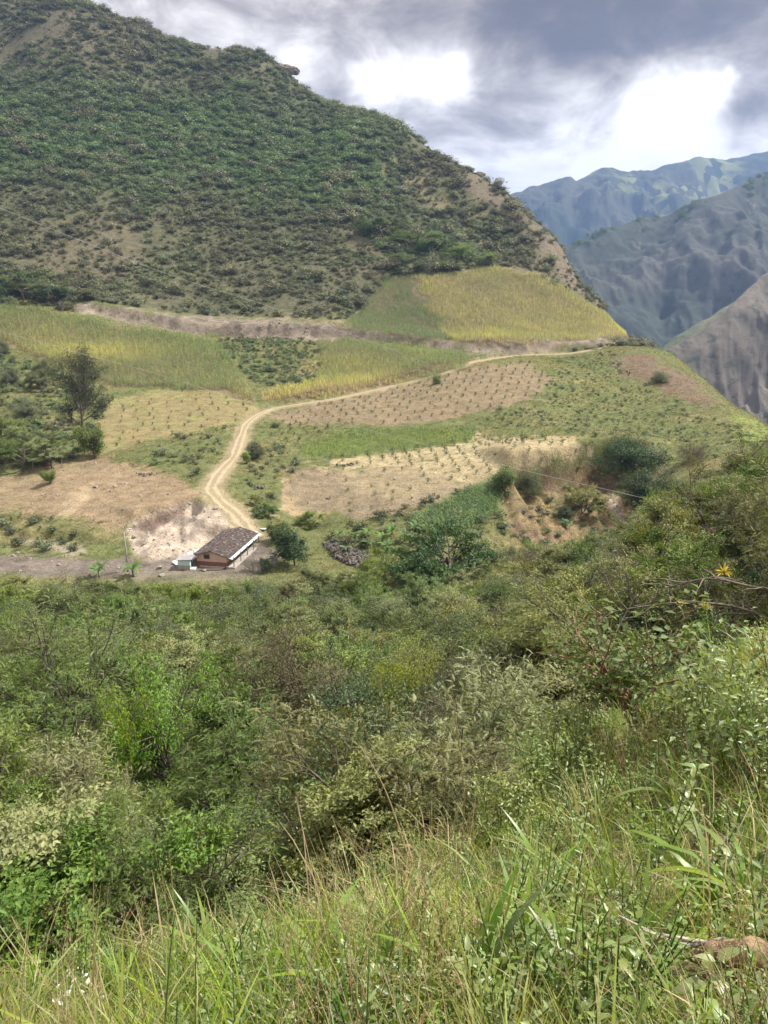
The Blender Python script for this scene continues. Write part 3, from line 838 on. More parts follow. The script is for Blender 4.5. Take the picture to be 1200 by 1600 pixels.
def grow(r, p, d, L, rad, lev, P, wood, tips):
    ns = 5 if lev < 2 else 3
    pts = [p]; dirs = [d]
    for i in range(ns):
        d = unit(d + r.normal(size=3) * P['wig'] + np.array([0, 0, P['up'][min(lev, len(P['up']) - 1)]]))
        p = p + d * L / ns; pts.append(p); dirs.append(d)
    pts = np.array(pts); last = lev >= P['levels']
    wood.tube(pts, np.linspace(rad, rad * (.35 if last else .6), len(pts)), 6 if lev < 2 else 4 if lev < 3 else 3)
    if last: tips.append((pts, d)); return
    nchild = P['n'][lev]
    for c in range(nchild):
        t = P['t0'][min(lev, len(P['t0']) - 1)] + (1 - P['t0'][min(lev, len(P['t0']) - 1)]) * (c + r.uniform(.2, .9)) / nchild
        f = t * ns; i = min(int(f), ns - 1); q = pts[i] + (pts[i + 1] - pts[i]) * (f - i)
        ax = unit(np.cross(dirs[i], r.normal(size=3))); an = radians(P['ang'][lev] * r.uniform(.65, 1.3))
        nd = unit(dirs[i] * cos(an) + ax * sin(an)); nd = unit(nd * np.array([1, 1, P.get('flat', 1.0)]))
        if nd[2] < P.get('minz', -.2): nd[2] = abs(nd[2]) * .3; nd = unit(nd)
        grow(r, q, nd, L * P['ratio'][lev] * r.uniform(.75, 1.25), rad * .55, lev + 1, P, wood, tips)


def tree_asset(name, seed, P, leafT, nleaf, lsize, mat, bark, spread, droop=0.0, up=.8, trunk=None):
    r = np.random.default_rng(seed); wood = Wood(); tips = []
    for k in range(P.get('stems', 1)):
        d = unit(np.array([r.normal() * P['lean'], r.normal() * P['lean'], 1.0]))
        grow(r, np.array([r.normal() * .1, r.normal() * .1, -.25]) * (P.get('stems', 1) > 1) + np.array([0, 0, -.2]), d, P['L'], P['R'], 0, P, wood, tips)
    LV = Leaves(); per = max(4, int(nleaf / max(1, len(tips))))
    Ps = []; Ds = []; Vs = []
    allp = np.concatenate([t[0] for t in tips]); zc = np.percentile(allp[:, 2], 60)
    for pts, d in tips:
        n = per; t = r.uniform(.15, 1.05, n) * (len(pts) - 1); i = np.clip(t.astype(int), 0, len(pts) - 2)
        q = pts[i] + (pts[i + 1] - pts[i]) * (t - i)[:, None]
        q = q + r.normal(size=(n, 3)) * spread * np.array([1, 1, P.get('thick', .5)])
        dd = unit(rdirs(n, r) * np.array([1, 1, .5]) + d * .7 + np.array([0, 0, -droop]))
        Ps.append(q); Ds.append(dd); Vs.append(np.clip(r.normal(.45, .22) + r.normal(size=n) * .2, 0, 1))
    Ps = np.concatenate(Ps); Ds = np.concatenate(Ds); Vs = np.concatenate(Vs)
    ctr = np.array([Ps[:, 0].mean(), Ps[:, 1].mean(), np.percentile(Ps[:, 2], 30)]); ext = np.array([np.std(Ps[:, 0]), np.std(Ps[:, 1]), np.std(Ps[:, 2])]) * 1.6 + .05
    Nn = unit(rdirs(len(Ps), r) * .55 + unit((Ps - ctr) / ext) * .9 + np.array([0, 0, up * .45]))
    LV.put(leafT, Ps, Ds, Nn, lsize * r.uniform(.65, 1.25, len(Ps)), Vs)
    crown = LV.mesh(name + '_crown', mat); tr = wood.mesh(name + '_trunk', bark)
    return {'crown': crown, 'trunk': tr, 'H': float(np.percentile(Ps[:, 2], 99)), 'W': float(np.percentile(np.hypot(Ps[:, 0], Ps[:, 1]), 95))}


ACA = dict(levels=3, n=[5, 5, 5], ang=[55, 42, 40], ratio=[.95, .62, .6], up=[.05, .02, .0, .0], wig=.16, t0=[.35, .35, .25], L=2.0, R=.12, lean=.25, flat=.75, stems=2, thick=.35, minz=.0)
BUSH = dict(levels=3, n=[6, 6, 5], ang=[50, 48, 45], ratio=[.75, .62, .6], up=[.05, .05, .02, .0], wig=.14, t0=[.1, .25, .2], L=2.1, R=.05, lean=.45, stems=4, thick=.8)
ROUND = dict(levels=3, n=[8, 6, 4], ang=[55, 48, 45], ratio=[.62, .6, .55], up=[.02, .08, .05, .0], wig=.1, t0=[.25, .2, .2], L=2.4, R=.11, lean=.05, stems=1, thick=.9, minz=-.3)
A = {}
for i in range(4):
    A['aca%d' % i] = tree_asset('feathery_tree', 100 + i, ACA, lens(.24, .05, .2), 19000, .150, M['acacia'], M['bark'], .14)
for i in range(3):
    A['acg%d' % i] = tree_asset('green_feathery_tree', 120 + i, dict(ACA, L=1.9, flat=.85), lens(.23, .05, .25), 19000, .150, M['acacia_green'], M['bark'], .14, .1)
for i in range(2):
    A['acn%d' % i] = tree_asset('near_feathery_tree', 140 + i, dict(ACA, L=1.8, R=.06, levels=3, n=[6, 6, 6], flat=.8), frond(6, .19, .28), 6500, .22, M['acacia_green' if i == 1 else 'acacia'], M['bark'], .13, .15, .9)
for i in range(2):
    A['bro%d' % i] = tree_asset('leafy_bush', 160 + i, BUSH, lens(.28, .08, .2), 17000, .115, M['grey'], M['bark'], .17, .1, .6)
    A['oli%d' % i] = tree_asset('dry_bush', 170 + i, BUSH, lens(.2, .05, .2), 8000, .12, M['olive'], M['twig'], .18, .0, .5)
    A['drk%d' % i] = tree_asset('dark_bush', 180 + i, BUSH, lens(.28, .08, .2), 16000, .125, M['dark'], M['bark'], .18, .1, .6)
A['lan0'] = tree_asset('bright_tree', 190, dict(ROUND, L=4.2, R=.09, n=[8, 6, 5], stems=2, lean=.3), lance(.14, .45), 9000, .215, M['bright'], M['bark'], .20, .55, .9)
A['yel0'] = tree_asset('yellow_tree', 191, dict(BUSH, L=3.6), lens(.2, .05, .3), 11000, .17, M['yellow'], M['bark'], .24, .3, .8)
A['rnd0'] = tree_asset('round_tree', 192, ROUND, lens(.24, .06, .25), 9000, .22, M['dark'], M['bark'], .22, .3, .5)
A['rnd1'] = tree_asset('round_tree', 193, dict(ROUND, t0=[.12, .2, .2], L=2.0), lens(.26, .06, .25), 7000, .22, M['acacia_green'], M['bark'], .25, .2, .5)
A['twg0'] = tree_asset('bare_shrub', 194, dict(BUSH, L=1.5, n=[6, 5, 5]), lens(.15, .02, .1), 500, .08, M['olive'], M['palebark'], .15, .0, .5)
UMB = dict(ACA, L=2.6, R=.16, n=[6, 6, 6], flat=.45, ang=[62, 45, 42], up=[.02, -.02, 0, 0], thick=.22, stems=1)
A['umb0'] = tree_asset('umbrella_tree', 195, UMB, lens(.22, .05, .2), 13000, .15, M['acacia_green'], M['bark'], .22)
A['umb1'] = tree_asset('umbrella_tree', 196, dict(UMB, n=[6, 6, 5]), lens(.22, .05, .2), 12000, .2, M['dark'], M['bark'], .24)
A['acl0'] = tree_asset('large_feathery_tree', 199, dict(ACA, L=4.0, R=.11, n=[6, 6, 6], flat=.85), frond(6, .19, .28), 11000, .30, M['acacia_green'], M['bark'], .26, .15, .9)
A['umn0'] = tree_asset('near_umbrella_tree', 197, dict(UMB, L=4.2, R=.13, n=[7, 7, 6], ratio=[1.0, .6, .55], flat=.42, t0=[.4, .3, .2]), frond(6, .19, .3), 11500, .29, M['acacia'], M['bark'], .24, .1, .9)


def plant(name, key, loc, rz, scl, label, cat, group=None, crown='crown', trunk='trunk'):
    a = A[key]
    o = add(name, None, None, loc, (0, 0, rz), scl, label=label, category=cat)
    o.empty_display_size = .2
    if group: o['group'] = group
    add(trunk, a['trunk'], o); add(crown, a['crown'], o)
    return o


def tree_at(name, key, u, vtop, Y, label, cat='tree', group=None, wide=1.0, vbase=None, rz=None, **kw):
    """stands on the ground at distance Y on the line of sight u and reaches up to the line of sight vtop"""
    if vbase is not None:
        g = ground(u, vbase); Y = g[1]
    p = at(u, vtop, Y); x = p[0]
    for _ in range(3):
        z = float(hfun(x, Y)); x = (u - 600) / FPX * (Y * CP - (z + p[2]) / 2 * SP)
    H = max(.4, p[2] - z); s = H / A[key]['H']
    return plant(name, key, (x, Y, z), rng.uniform(0, 6.28) if rz is None else rz, (s * wide, s * wide, s), label, cat, group, **kw)


# ------------------------------------------------------------------ scattered ground cover (geometry nodes)
def variants(name, meshes):
    c = bpy.data.collections.new(name)
    for i, me in enumerate(meshes):
        c.objects.link(bpy.data.objects.new('%s_%02d' % (name, i), me))
    return c


def scatter(name, coll, pts, rot, scl, idx, tint, label, category, kind='stuff', parent=None):
    pts = np.asarray(pts, float)
    me = bpy.data.meshes.new(name); me.vertices.add(len(pts)); me.vertices.foreach_set('co', pts.astype(np.float32).ravel())
    scl = np.asarray(scl, float)
    if scl.ndim == 1: scl = np.repeat(scl[:, None], 3, 1)
    for k, typ, arr, f in (('rot', 'FLOAT_VECTOR', rot, 'vector'), ('scl', 'FLOAT_VECTOR', scl, 'vector'), ('idx', 'INT', idx, 'value'), ('tint', 'FLOAT', tint, 'value')):
        a_ = me.attributes.new(k, typ, 'POINT')
        a_.data.foreach_set(f, np.ascontiguousarray(arr, dtype=np.int32 if typ == 'INT' else np.float32).ravel())
    o = add(name, me, kind=kind, label=label, category=category)
    ng = bpy.data.node_groups.new(name + '_nodes', 'GeometryNodeTree')
    ng.interface.new_socket('Geometry', in_out='INPUT', socket_type='NodeSocketGeometry')
    ng.interface.new_socket('Geometry', in_out='OUTPUT', socket_type='NodeSocketGeometry')
    gi = ng.nodes.new('NodeGroupInput'); go = ng.nodes.new('NodeGroupOutput')
    ip = ng.nodes.new('GeometryNodeInstanceOnPoints'); ci = ng.nodes.new('GeometryNodeCollectionInfo')
    ci.inputs['Collection'].default_value = coll; ci.inputs['Separate Children'].default_value = True; ci.inputs['Reset Children'].default_value = True
    L = ng.links
    L.new(gi.outputs[0], ip.inputs['Points']); L.new(ci.outputs[0], ip.inputs['Instance']); ip.inputs['Pick Instance'].default_value = True
    for att, typ, sock in (('rot', 'FLOAT_VECTOR', 'Rotation'), ('scl', 'FLOAT_VECTOR', 'Scale'), ('idx', 'INT', 'Instance Index')):
        n = ng.nodes.new('GeometryNodeInputNamedAttribute'); n.data_type = typ; n.inputs['Name'].default_value = att
        L.new(n.outputs[0], ip.inputs[sock])
    L.new(ip.outputs[0], go.inputs[0])
    md_ = o.modifiers.new('scatter', 'NODES'); md_.node_group = ng
    return o


def bake(name, coll, pts, rot, scl, idx, tint, label, category):
    """the same as scatter, joined into one mesh"""
    from mathutils import Euler
    pts = np.asarray(pts, float); Vs = []; T3 = []; T4 = []; lvs = []; tis = []; rns = []; off = 0; mat = None
    for vi, ob in enumerate(sorted(coll.objects, key=lambda o: o.name)):
        me = ob.data; mat = mat or me.materials[0]; nv = len(me.vertices); V = np.empty(nv * 3, np.float32); me.vertices.foreach_get('co', V); V = V.reshape(-1, 3)
        lv = np.empty(nv, np.float32); me.attributes['lv'].data.foreach_get('value', lv)
        lt = np.empty(len(me.polygons), np.int32); me.polygons.foreach_get('loop_total', lt); ls = np.empty(len(me.polygons), np.int32); me.polygons.foreach_get('loop_start', ls)
        li = np.empty(len(me.loops), np.int32); me.loops.foreach_get('vertex_index', li)
        f3 = li[ls[lt == 3][:, None] + np.arange(3)]; f4 = li[ls[lt == 4][:, None] + np.arange(4)]
        for k in np.nonzero(idx == vi)[0]:
            R_ = np.array(Euler(tuple(rot[k])).to_matrix()); Vs.append((V * scl[k]) @ R_.T + pts[k])
            if len(f3): T3.append(f3 + off)
            if len(f4): T4.append(f4 + off)
            lvs.append(lv); tis.append(np.full(nv, tint[k])); rns.append(np.full(nv, rng.uniform())); off += nv
    fs = ([np.concatenate(T3)] if T3 else []) + ([np.concatenate(T4)] if T4 else [])
    me = mesh_np(name, np.concatenate(Vs), fs, {'lv': ('FLOAT', np.concatenate(lvs)), 'tint': ('FLOAT', np.concatenate(tis)), 'rnd': ('FLOAT', np.concatenate(rns))}, False, mat)
    return add(name, me, kind='stuff', label=label, category=category)


def sample(n, y0, y1, amax=.62, r=rng):
    """points spread evenly over the ground between two distances"""
    y = np.sqrt(r.uniform((y0 + OFF) ** 2, (y1 + OFF) ** 2, n)) - OFF
    x = r.uniform(-amax, amax, n) * (y + OFF)
    z = hfun(x, y); u, v = proj(x, y, z)
    return x, y, z, u, v


def cols(*a): return np.stack(a, -1)


def rots(n, tilt=.12, r=rng): return cols(r.normal(size=n) * tilt, r.normal(size=n) * tilt, r.uniform(0, 6.28, n))


# ---- the mountainside scrub
def scrub_mesh(seed, npad, per, w, h, ls, flat=.35):
    r = np.random.default_rng(seed); LV = Leaves(); wood = Wood()
    for k in range(npad):
        a = r.uniform(0, 6.28); d = w * math.sqrt(r.uniform(0, 1)) * .8; c = np.array([cos(a) * d, sin(a) * d, h * r.uniform(.45, .95) * (1 - .35 * (d / w) ** 2)])
        q = c + r.normal(size=(per, 3)) * np.array([w * .32, w * .32, h * .13])
        LV.put(lens(.3, .08, .15), q, unit(rdirs(per, r) * np.array([1, 1, .4])), unit(rdirs(per, r) * .5 + unit((q - np.array([0, 0, h * .35])) / np.array([w, w, h])) * .9 + np.array([0, 0, .4])), ls * r.uniform(.6, 1.3, per), np.clip(r.normal(.45, .2) + r.normal(size=per) * .15, 0, 1))
        wood.tube([[0, 0, -.3], [c[0] * .5, c[1] * .5, c[2] * .6], c], [.07, .05, .02], 3)
    V = np.concatenate(LV.V + wood.V); nl = LV.n
    F = LV.F; wf = [f + nl for f in wood.F]
    lv = np.concatenate(LV.lv + [np.zeros(wood.n)])
    mi = np.concatenate([np.zeros(sum(len(f) for f in F)), np.ones(sum(len(f) for f in wf))])
    return mesh_np('scrub', V, F + wf, {'lv': ('FLOAT', lv)}, False, None, [M['scrub'], M['twig']], mi)


scrub_meshes = [scrub_mesh(300 + i, 7, 34, 1.5, 1.6, .42) for i in range(4)] + [scrub_mesh(310 + i, 4, 40, 1.0, 1.3, .34) for i in range(3)] + [scrub_mesh(320 + i, 9, 36, 2.2, 2.6, .5) for i in range(3)]
scrub_c = variants('scrub_kind', scrub_meshes)
x, y, z, u, v = sample(120000, 335, 860)
nb = fbm(x / 30, y / 45, 4, 62); nd_ = fbm(x / 70, y / 110, 4, 68); na = fbm(x / 9, y / 9, 3, 81)
field_any = np.maximum.reduce([poly_sd(u, v, p) for p in (maize_left, maize_mid, maize_right, maize_right_green, cutp)])
green_belt = np.exp(-((v - (200 + .10 * u)) / 85.0) ** 2) * smooth(u, -200, 60) * (1 - smooth(u, 560, 680))
lowdark = np.exp(-(((u - 690) / 130) ** 2 + ((v - 390) / 45) ** 2)) + .8 * np.exp(-(((u - 60) / 90) ** 2 + ((v - 455) / 22) ** 2))
dens = 0.46 + .36 * nb - .30 * smooth(nd_, .05, .5) + .75 * green_belt + .5 * lowdark + .25 * na
dens -= .45 * smooth(poly_sd(u, v, dry_ridge) + 20 * na, -10, 14) + .25 * smooth(poly_sd(u, v, rock_ridge), -6, 10)
keep = (field_any < -3) & (rng.uniform(size=len(x)) < np.clip(dens + .16 + .75 * fbm(x / 16, y / 26, 3, 85), .05, .98) * .98) & ((y > 352) | (v < 500))
x, y, z, u, v, gb, ld = (q[keep] for q in (x, y, z, u, v, green_belt, lowdark))
n = len(x)
tint = np.clip(.18 + .95 * gb + .45 * ld + .5 * fbm(x / 28, y / 40, 4, 83), 0, 1)
big = (rng.uniform(size=n) < .10 + .45 * gb + .4 * ld + .3 * smooth(fbm(x / 35, y / 50, 3, 86), .1, .5))
idx_ = np.where(big, rng.integers(7, 10, n), rng.integers(0, 7, n))
scl_ = np.clip(rng.lognormal(-.18, .48, n), .3, 2.4) * (.85 + .25 * smooth(y, 380, 700))
order = np.argsort(y / scl_ / (1 + big))            # the ones that show largest first
ind = order[:170]; rest = order[170:]
scatter('scrub', scrub_c, cols(x, y, z)[rest], rots(len(rest), .08), scl_[rest], idx_[rest], tint[rest], 'dense thorn scrub covering the mountainside', 'scrub')
A_scr = {}
for i, me_ in enumerate(scrub_meshes): A_scr[i] = me_
for k in ind:
    o = add('scrub_bush', A_scr[int(idx_[k])], None, (x[k], y[k], z[k] - .05), (0, 0, rng.uniform(0, 6.28)), scl_[k],
            label='low thorn bush at the foot of the mountainside above the bare banks', category='bush', group='scrub bushes at the foot of the mountain')
kk = rng.integers(20, len(RB) - 1, 520); tt_ = np.abs(rng.normal(size=520)) * 30
sel = (vnoise(kk / 9.0, kk * 0.0, 5) > -.12); kk = kk[sel]; tt_ = tt_[sel]
fx = RB[kk, 0] - 260 * tt_ / 900 + rng.normal(size=len(kk)) * 3; fy = RB[kk, 1] - tt_; fz = RB[kk, 2] - .75 * tt_ - 3
scatter('ridge_trees', scrub_c, cols(fx, fy, fz), rots(len(fx), .05), rng.uniform(2.2, 4.6, (len(fx), 1)) * np.array([[.9, .9, 1.7]]), rng.integers(0, 10, len(fx)), np.full(len(fx), .9), 'dark trees lining the crest of the blue grey mountain', 'trees')
# scrub on the banks and slopes among the fields, and on the far side hill
x, y, z, u, v = sample(60000, 125, 430)
mid_bush = [(330, 530), (420, 526), (500, 535), (505, 570), (490, 598), (430, 604), (395, 600), (355, 560)]
hill_green = [(860, 560), (960, 552), (1000, 600), (1080, 640), (1200, 690), (1230, 740), (1060, 715), (940, 690), (860, 668), (700, 672), (760, 645), (850, 625)]
left_bush = [(-200, 540), (0, 545), (60, 570), (130, 600), (165, 635), (150, 690), (110, 720), (0, 725), (-200, 730)]
verge = [(390, 690), (440, 680), (470, 720), (450, 760), (440, 800), (400, 810), (365, 770)]
tri = [(250, 690), (350, 665), (368, 690), (330, 750), (270, 740), (190, 712)]
low_right = [(600, 800), (780, 750), (800, 840), (700, 850), (540, 880), (470, 860), (520, 830)]
clf = poly_sd(u, v, cliff_poly)
pr = np.zeros(len(x))
for pl, d_ in ((mid_bush, .38), (hill_green, .22), (left_bush, .45), (verge, .12), (tri, .10), (low_right, .3), (cliff_poly, .2), ([(0, 800), (60, 805), (140, 830), (180, 868), (0, 865)], .16)):
    pr = np.maximum(pr, d_ * smooth(poly_sd(u, v, pl), -3, 5))
pr *= .6 + 1.1 * smooth(fbm(x / 8, y / 8, 3, 90), -.3, .4)
sdr, _ = line_sd(x, y, road_c)
rs_, _ = line_sd(u, v, scar_line)
pr *= (np.abs(sdr) > 4.0) * (np.abs(rs_) > 11)
keep = (rng.uniform(size=len(x)) < pr)
x, y, z, u, v = (q[keep] for q in (x, y, z, u, v)); n = len(x)
sc2 = np.clip(rng.lognormal(-.5, .35, n), .3, 1.3) * np.where(poly_sd(u, v, hill_green) > 0, .50, .85)
scatter('field_edge_scrub', scrub_c, cols(x, y, z), rots(n, .08), sc2, rng.integers(0, 7, n), np.clip(.6 + .9 * fbm(x / 9, y / 9, 3, 92), 0, 1.0), 'low green scrub on the banks between the farm plots', 'scrub')

# ---- maize
def maize_mesh(seed, mat, h=2.1, nl=9, lw=.075, tass=True):
    r = np.random.default_rng(seed); LV = Leaves(); W = Wood()
    W.tube([[0, 0, -.1], [r.normal() * .03, r.normal() * .03, h * .5], [r.normal() * .06, r.normal() * .06, h * .93]], [.025, .02, .01], 4)
    V0, F0 = blade(4, lw, 1.5)
    T = (V0[:, [2, 1, 0]] * np.array([1, 1, -1]), F0)
    for i in range(nl):
        a = i * 2.6 + r.normal() * .4; zz = h * (.15 + .75 * i / nl); el = .75
        d = np.array([[cos(a) * .7, sin(a) * .7, el]]); LV.put(T, np.array([[0, 0, zz]]), d, np.array([[-cos(a) * el, -sin(a) * el, .7]]), np.array([h * r.uniform(.32, .46)]), r.uniform(.1, 1, 1))
    if tass:
        d = unit(np.stack([r.normal(size=6) * .35, r.normal(size=6) * .35, np.ones(6)], 1))
        LV.put(lens(.06, 0, .1), np.repeat([[0, 0, h * .9]], 6, 0), d, rdirs(6, r), .3, 1.0)
    V = np.concatenate(LV.V + W.V); lv = np.concatenate(LV.lv + [np.full(W.n, .3)])
    return mesh_np('maize', V, LV.F + [f + LV.n for f in W.F], {'lv': ('FLOAT', lv)}, False, mat)


maize_c = variants('maize_kind', [maize_mesh(400 + i, M['maize']) for i in range(5)])
cane_c = variants('cane_kind', [maize_mesh(410 + i, M['cane'], 2.3, 12, .06, False) for i in range(4)])


def field(name, poly, coll, nv, sp, ang, tintf, scl, label, cat, y0=140, y1=450, dens=1.0):
    P = gline(poly); mn = P.min(0) - 3; mx = P.max(0) + 3
    c, s = cos(ang), sin(ang); R = np.hypot(mx[0] - mn[0], mx[1] - mn[1]) / 2
    g1 = np.arange(-R, R, sp[0]); g2 = np.arange(-R, R, sp[1]); a, b = np.meshgrid(g1, g2); a = a.ravel(); b = b.ravel()
    a = a + rng.normal(size=a.size) * sp[0] * .22; b = b + rng.normal(size=b.size) * sp[1] * .10
    x = (mn[0] + mx[0]) / 2 + a * c - b * s; y = (mn[1] + mx[1]) / 2 + a * s + b * c
    ok = (y > y0) & (y < y1) & (np.abs(x) < .75 * (y + OFF)); x = x[ok]; y = y[ok]
    z = hfun(x, y); u, v = proj(x, y, z)
    k = (poly_sd(u, v, poly) + 3 * (fbm(x / 6, y / 6, 3, 95) * 1.6 + fbm(x / 18, y / 14, 3, 94) * 2.6) > 0) & (rng.uniform(size=len(x)) < dens)
    x, y, z, u, v = (q[k] for q in (x, y, z, u, v)); n = len(x)
    f = 1 + .25 * fbm(x / 10, y / 10, 3, 96)
    return scatter(name, coll, cols(x, y, z), rots(n, .07), scl * f * rng.uniform(.82, 1.15, n), rng.integers(0, nv, n), np.clip(tintf(u, v, x, y) + rng.normal(size=n) * .10, 0, 1), label, cat)


def g2(u, v, cu, cv_, su, sv): return np.exp(-((u - cu) / su) ** 2 - ((v - cv_) / sv) ** 2)


field('maize_crop', maize_left, maize_c, 5, (.8, 1.25), .5, lambda u, v, x, y: .02 + .70 * g2(u, v, 150, 552, 90, 15) + .3 * g2(u, v, 60, 530, 60, 20) + .35 * g2(u, v, 390, 618, 30, 20) + .10 * fbm(x / 14, y / 14, 3, 97), 1.0,
      'tall green maize on the slope beside the tall dark tree', 'maize field')
field('maize_crop', maize_mid, maize_c, 5, (.8, 1.25), .2, lambda u, v, x, y: .05 + .85 * smooth(v - (u - 420) * -.06, 588, 610) * (1 - smooth(u, 560, 680)) + .25 * g2(u, v, 560, 575, 60, 20) + .2 * fbm(x / 14, y / 14, 3, 98), .9,
      'maize yellowing at its lower edge beside the rising road', 'maize field')
field('maize_crop', maize_right, maize_c, 5, (.85, 1.25), .1, lambda u, v, x, y: .32 + .25 * smooth(v, 480, 535) + .35 * smooth(u - (v - 420) * 1.3, 790, 870) - .25 * g2(u, v, 760, 445, 60, 14) + .3 * fbm(x / 16, y / 10, 3, 99), .85,
      'ripening yellow green maize on the terrace under the mountain spur', 'maize field')
field('maize_crop', maize_right_green, cane_c, 4, (.85, 1.2), .1, lambda u, v, x, y: .1 + .3 * fbm(x / 12, y / 12, 3, 100) + .6 * g2(u, v, 535, 512, 20, 12), .8,
      'blue green crop left of the ripening maize terrace', 'crop field')
field('young_crop', low_green, cane_c, 4, (.8, 1.1), .1, lambda u, v, x, y: .45 + .5 * fbm(x / 8, y / 8, 3, 101) + .3 * g2(u, v, 480, 705, 30, 15), .62, 'short bright green crop between the two brown plots', 'crop field', dens=.95)
field('cane_crop', cane_patch, cane_c, 4, (.7, .9), .7, lambda u, v, x, y: .05 + .2 * fbm(x / 8, y / 8, 3, 102), .85, 'dark green crop patch below the ploughed brown plot', 'crop field')

# ---- low turf among the plots
def tuft_mesh(seed, mat, nb=14, h=.5, sp=.25, w=.03, bendr=(.2, 1.2)):
    r = np.random.default_rng(seed); LV = Leaves()
    for i in range(nb):
        a = r.uniform(0, 6.28); T = blade(3, w, r.uniform(*bendr)); rr = sp * math.sqrt(r.uniform())
        p = np.array([[cos(a) * rr, sin(a) * rr, -.02]])
        V0, F0 = T; LV.put((V0[:, [2, 1, 0]] * np.array([1, 1, -1]), F0), p, np.array([[cos(a) * .15, sin(a) * .15, 1.]]), np.array([[-cos(a), -sin(a), .15]]), np.array([h * r.uniform(.5, 1.2)]), np.array([r.uniform()]))
    return LV.mesh('tuft', mat)


turf_c = variants('turf_kind', [tuft_mesh(430 + i, M['pasture'], 16, .5, .45, .05) for i in range(4)])
x, y, z, u, v = sample(150000, 118, 420)
bare = np.maximum.reduce([smooth(poly_sd(u, v, p) + 6 * fbm(x / 5, y / 5, 3, 140), -3, 8) * k for p, k in ((upper_plot, .84), (pale_plot, .90), (brown_plot, .86), (bare_field, .86), (yard, 1.0), (bank_poly, .97), (maize_left, 1), (maize_mid, 1), (maize_right, 1), (maize_right_green, 1), (cutp, .97), (left_plot, .72), (red_slope, .35), (soil_mid, .6))])
sdr, rp = line_sd(x, y, road_c)
pk = (.38 + .5 * smooth(fbm(x / 9, y / 9, 4, 61), -.3, .3)) * (1 - bare) * (np.abs(sdr) > 2.7)
pk *= np.where(y > 345, (u > 860), 1)
keep = rng.uniform(size=len(x)) < pk
x, y, z, u, v, bare = (q[keep] for q in (x, y, z, u, v, bare)); n = len(x)
tt = .7 * bare + .6 * smooth(poly_sd(u, v, red_slope), -4, 6) + .28 + .9 * fbm(x / 12, y / 12, 4, 61) - .3 * smooth(poly_sd(u, v, hill_green), -10, 10) - .5 * smooth(poly_sd(u, v, tri), -4, 8) + .5 * smooth(poly_sd(u, v, left_plot), -4, 4)
scatter('pasture_grass', turf_c, cols(x, y, z), rots(n, .1), rng.uniform(.55, 1.35, n) * np.where(poly_sd(u, v, left_plot) > 0, .7, 1.), rng.integers(0, 4, n), np.clip(tt, 0, 1), 'tufted pasture grass among the plots and on the green hill', 'grass')
#PART3
# ------------------------------------------------------------------ the house
M['pink'] = mat_plain('pink_plaster', (0.62, 0.43, 0.35), 0.9, 0.10, 1.2)
M['redband'] = mat_plain('red_brown_paint', (0.26, 0.115, 0.085), 0.85, 0.2, 1.5)
M['whitepaint'] = mat_plain('white_paint', (0.78, 0.77, 0.74), 0.7, 0.08, 2.0)
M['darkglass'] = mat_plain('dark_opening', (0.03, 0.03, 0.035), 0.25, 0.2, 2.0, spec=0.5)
M['timber'] = mat_plain('grey_timber', (0.22, 0.16, 0.12), 0.9, 0.35, 4.0)
M['concrete'] = mat_plain('concrete', (0.36, 0.33, 0.29), 0.92, 0.2, 2.5)
M['bluepaint'] = mat_plain('pale_blue_plaster', (0.50, 0.64, 0.68), 0.9, 0.12, 2.5)
M['tin'] = mat_plain('grey_tin', (0.30, 0.28, 0.27), 0.55, 0.25, 2.0)
M['whitetin'] = mat_plain('white_tin', (0.56, 0.57, 0.58), 0.6, 0.25, 2.0)
M['wire'] = mat_plain('cable', (0.38, 0.37, 0.35), 0.6, 0.1, 1.0)


def mat_tile():
    m, nt, out = new_mat('clay_tiles')
    a = N(nt, 'ShaderNodeAttribute'); a.attribute_name = 'lv'; a.attribute_type = 'GEOMETRY'
    r = N(nt, 'ShaderNodeValToRGB'); nt.links.new(a.outputs['Fac'], r.inputs[0])
    e = r.color_ramp.elements; e[0].color = (0.075, 0.045, 0.04, 1); e[1].color = (0.40, 0.31, 0.28, 1); e[1].position = 1.0
    for p_, c_ in ((.35, (0.105, 0.085, 0.079, 1)), (.7, (0.160, 0.130, 0.119, 1)), (.88, (0.26, 0.225, 0.207, 1))):
        q = e.new(p_); q.color = c_
    b = pbsdf(nt, r.outputs[0], 0.9, 0.2); nt.links.new(b.outputs[0], out.inputs[0]); return m


M['tile'] = mat_tile()
house = add('farmhouse', None, None, (HOUSE[0], HOUSE[1], HOUSE_Z), (0, 0, -atan2(HAX[0], HAX[1])),
            label='long pink farmhouse with brown clay tile roof at the end of the dirt road', category='house')
HW, HL, HE, HR = 2.75, 13.5, 2.15, 2.95       # half width, length, eaves, ridge


def walls(y0, y1, z0, z1, x0, x1, apex=None):
    mb = MB(); t = .18
    mb.box(((x0 + x1) / 2, (y0 + y1) / 2, (z0 + z1) / 2), (x1 - x0, y1 - y0, z1 - z0)); return mb


# plinth painted red brown, pink wall above with a gable at both ends
wl = MB()
wl.raw([(-HW, 0, .85), (HW, 0, .85), (HW, 0, HE), (0, 0, HR - .1), (-HW, 0, HE), (-HW, HL, .85), (HW, HL, .85), (HW, HL, HE), (0, HL, HR - .1), (-HW, HL, HE)],
       [(0, 1, 2, 3, 4), (6, 5, 9, 8, 7), (5, 0, 4, 9), (1, 6, 7, 2)])
add('wall', wl.build('house_wall', M['pink']), house)
add('plinth', MB().box((0, HL / 2, .40), (2 * HW + .05, HL + .05, .92)).build('plinth', M['redband']), house, label='red brown painted lower band of the wall')


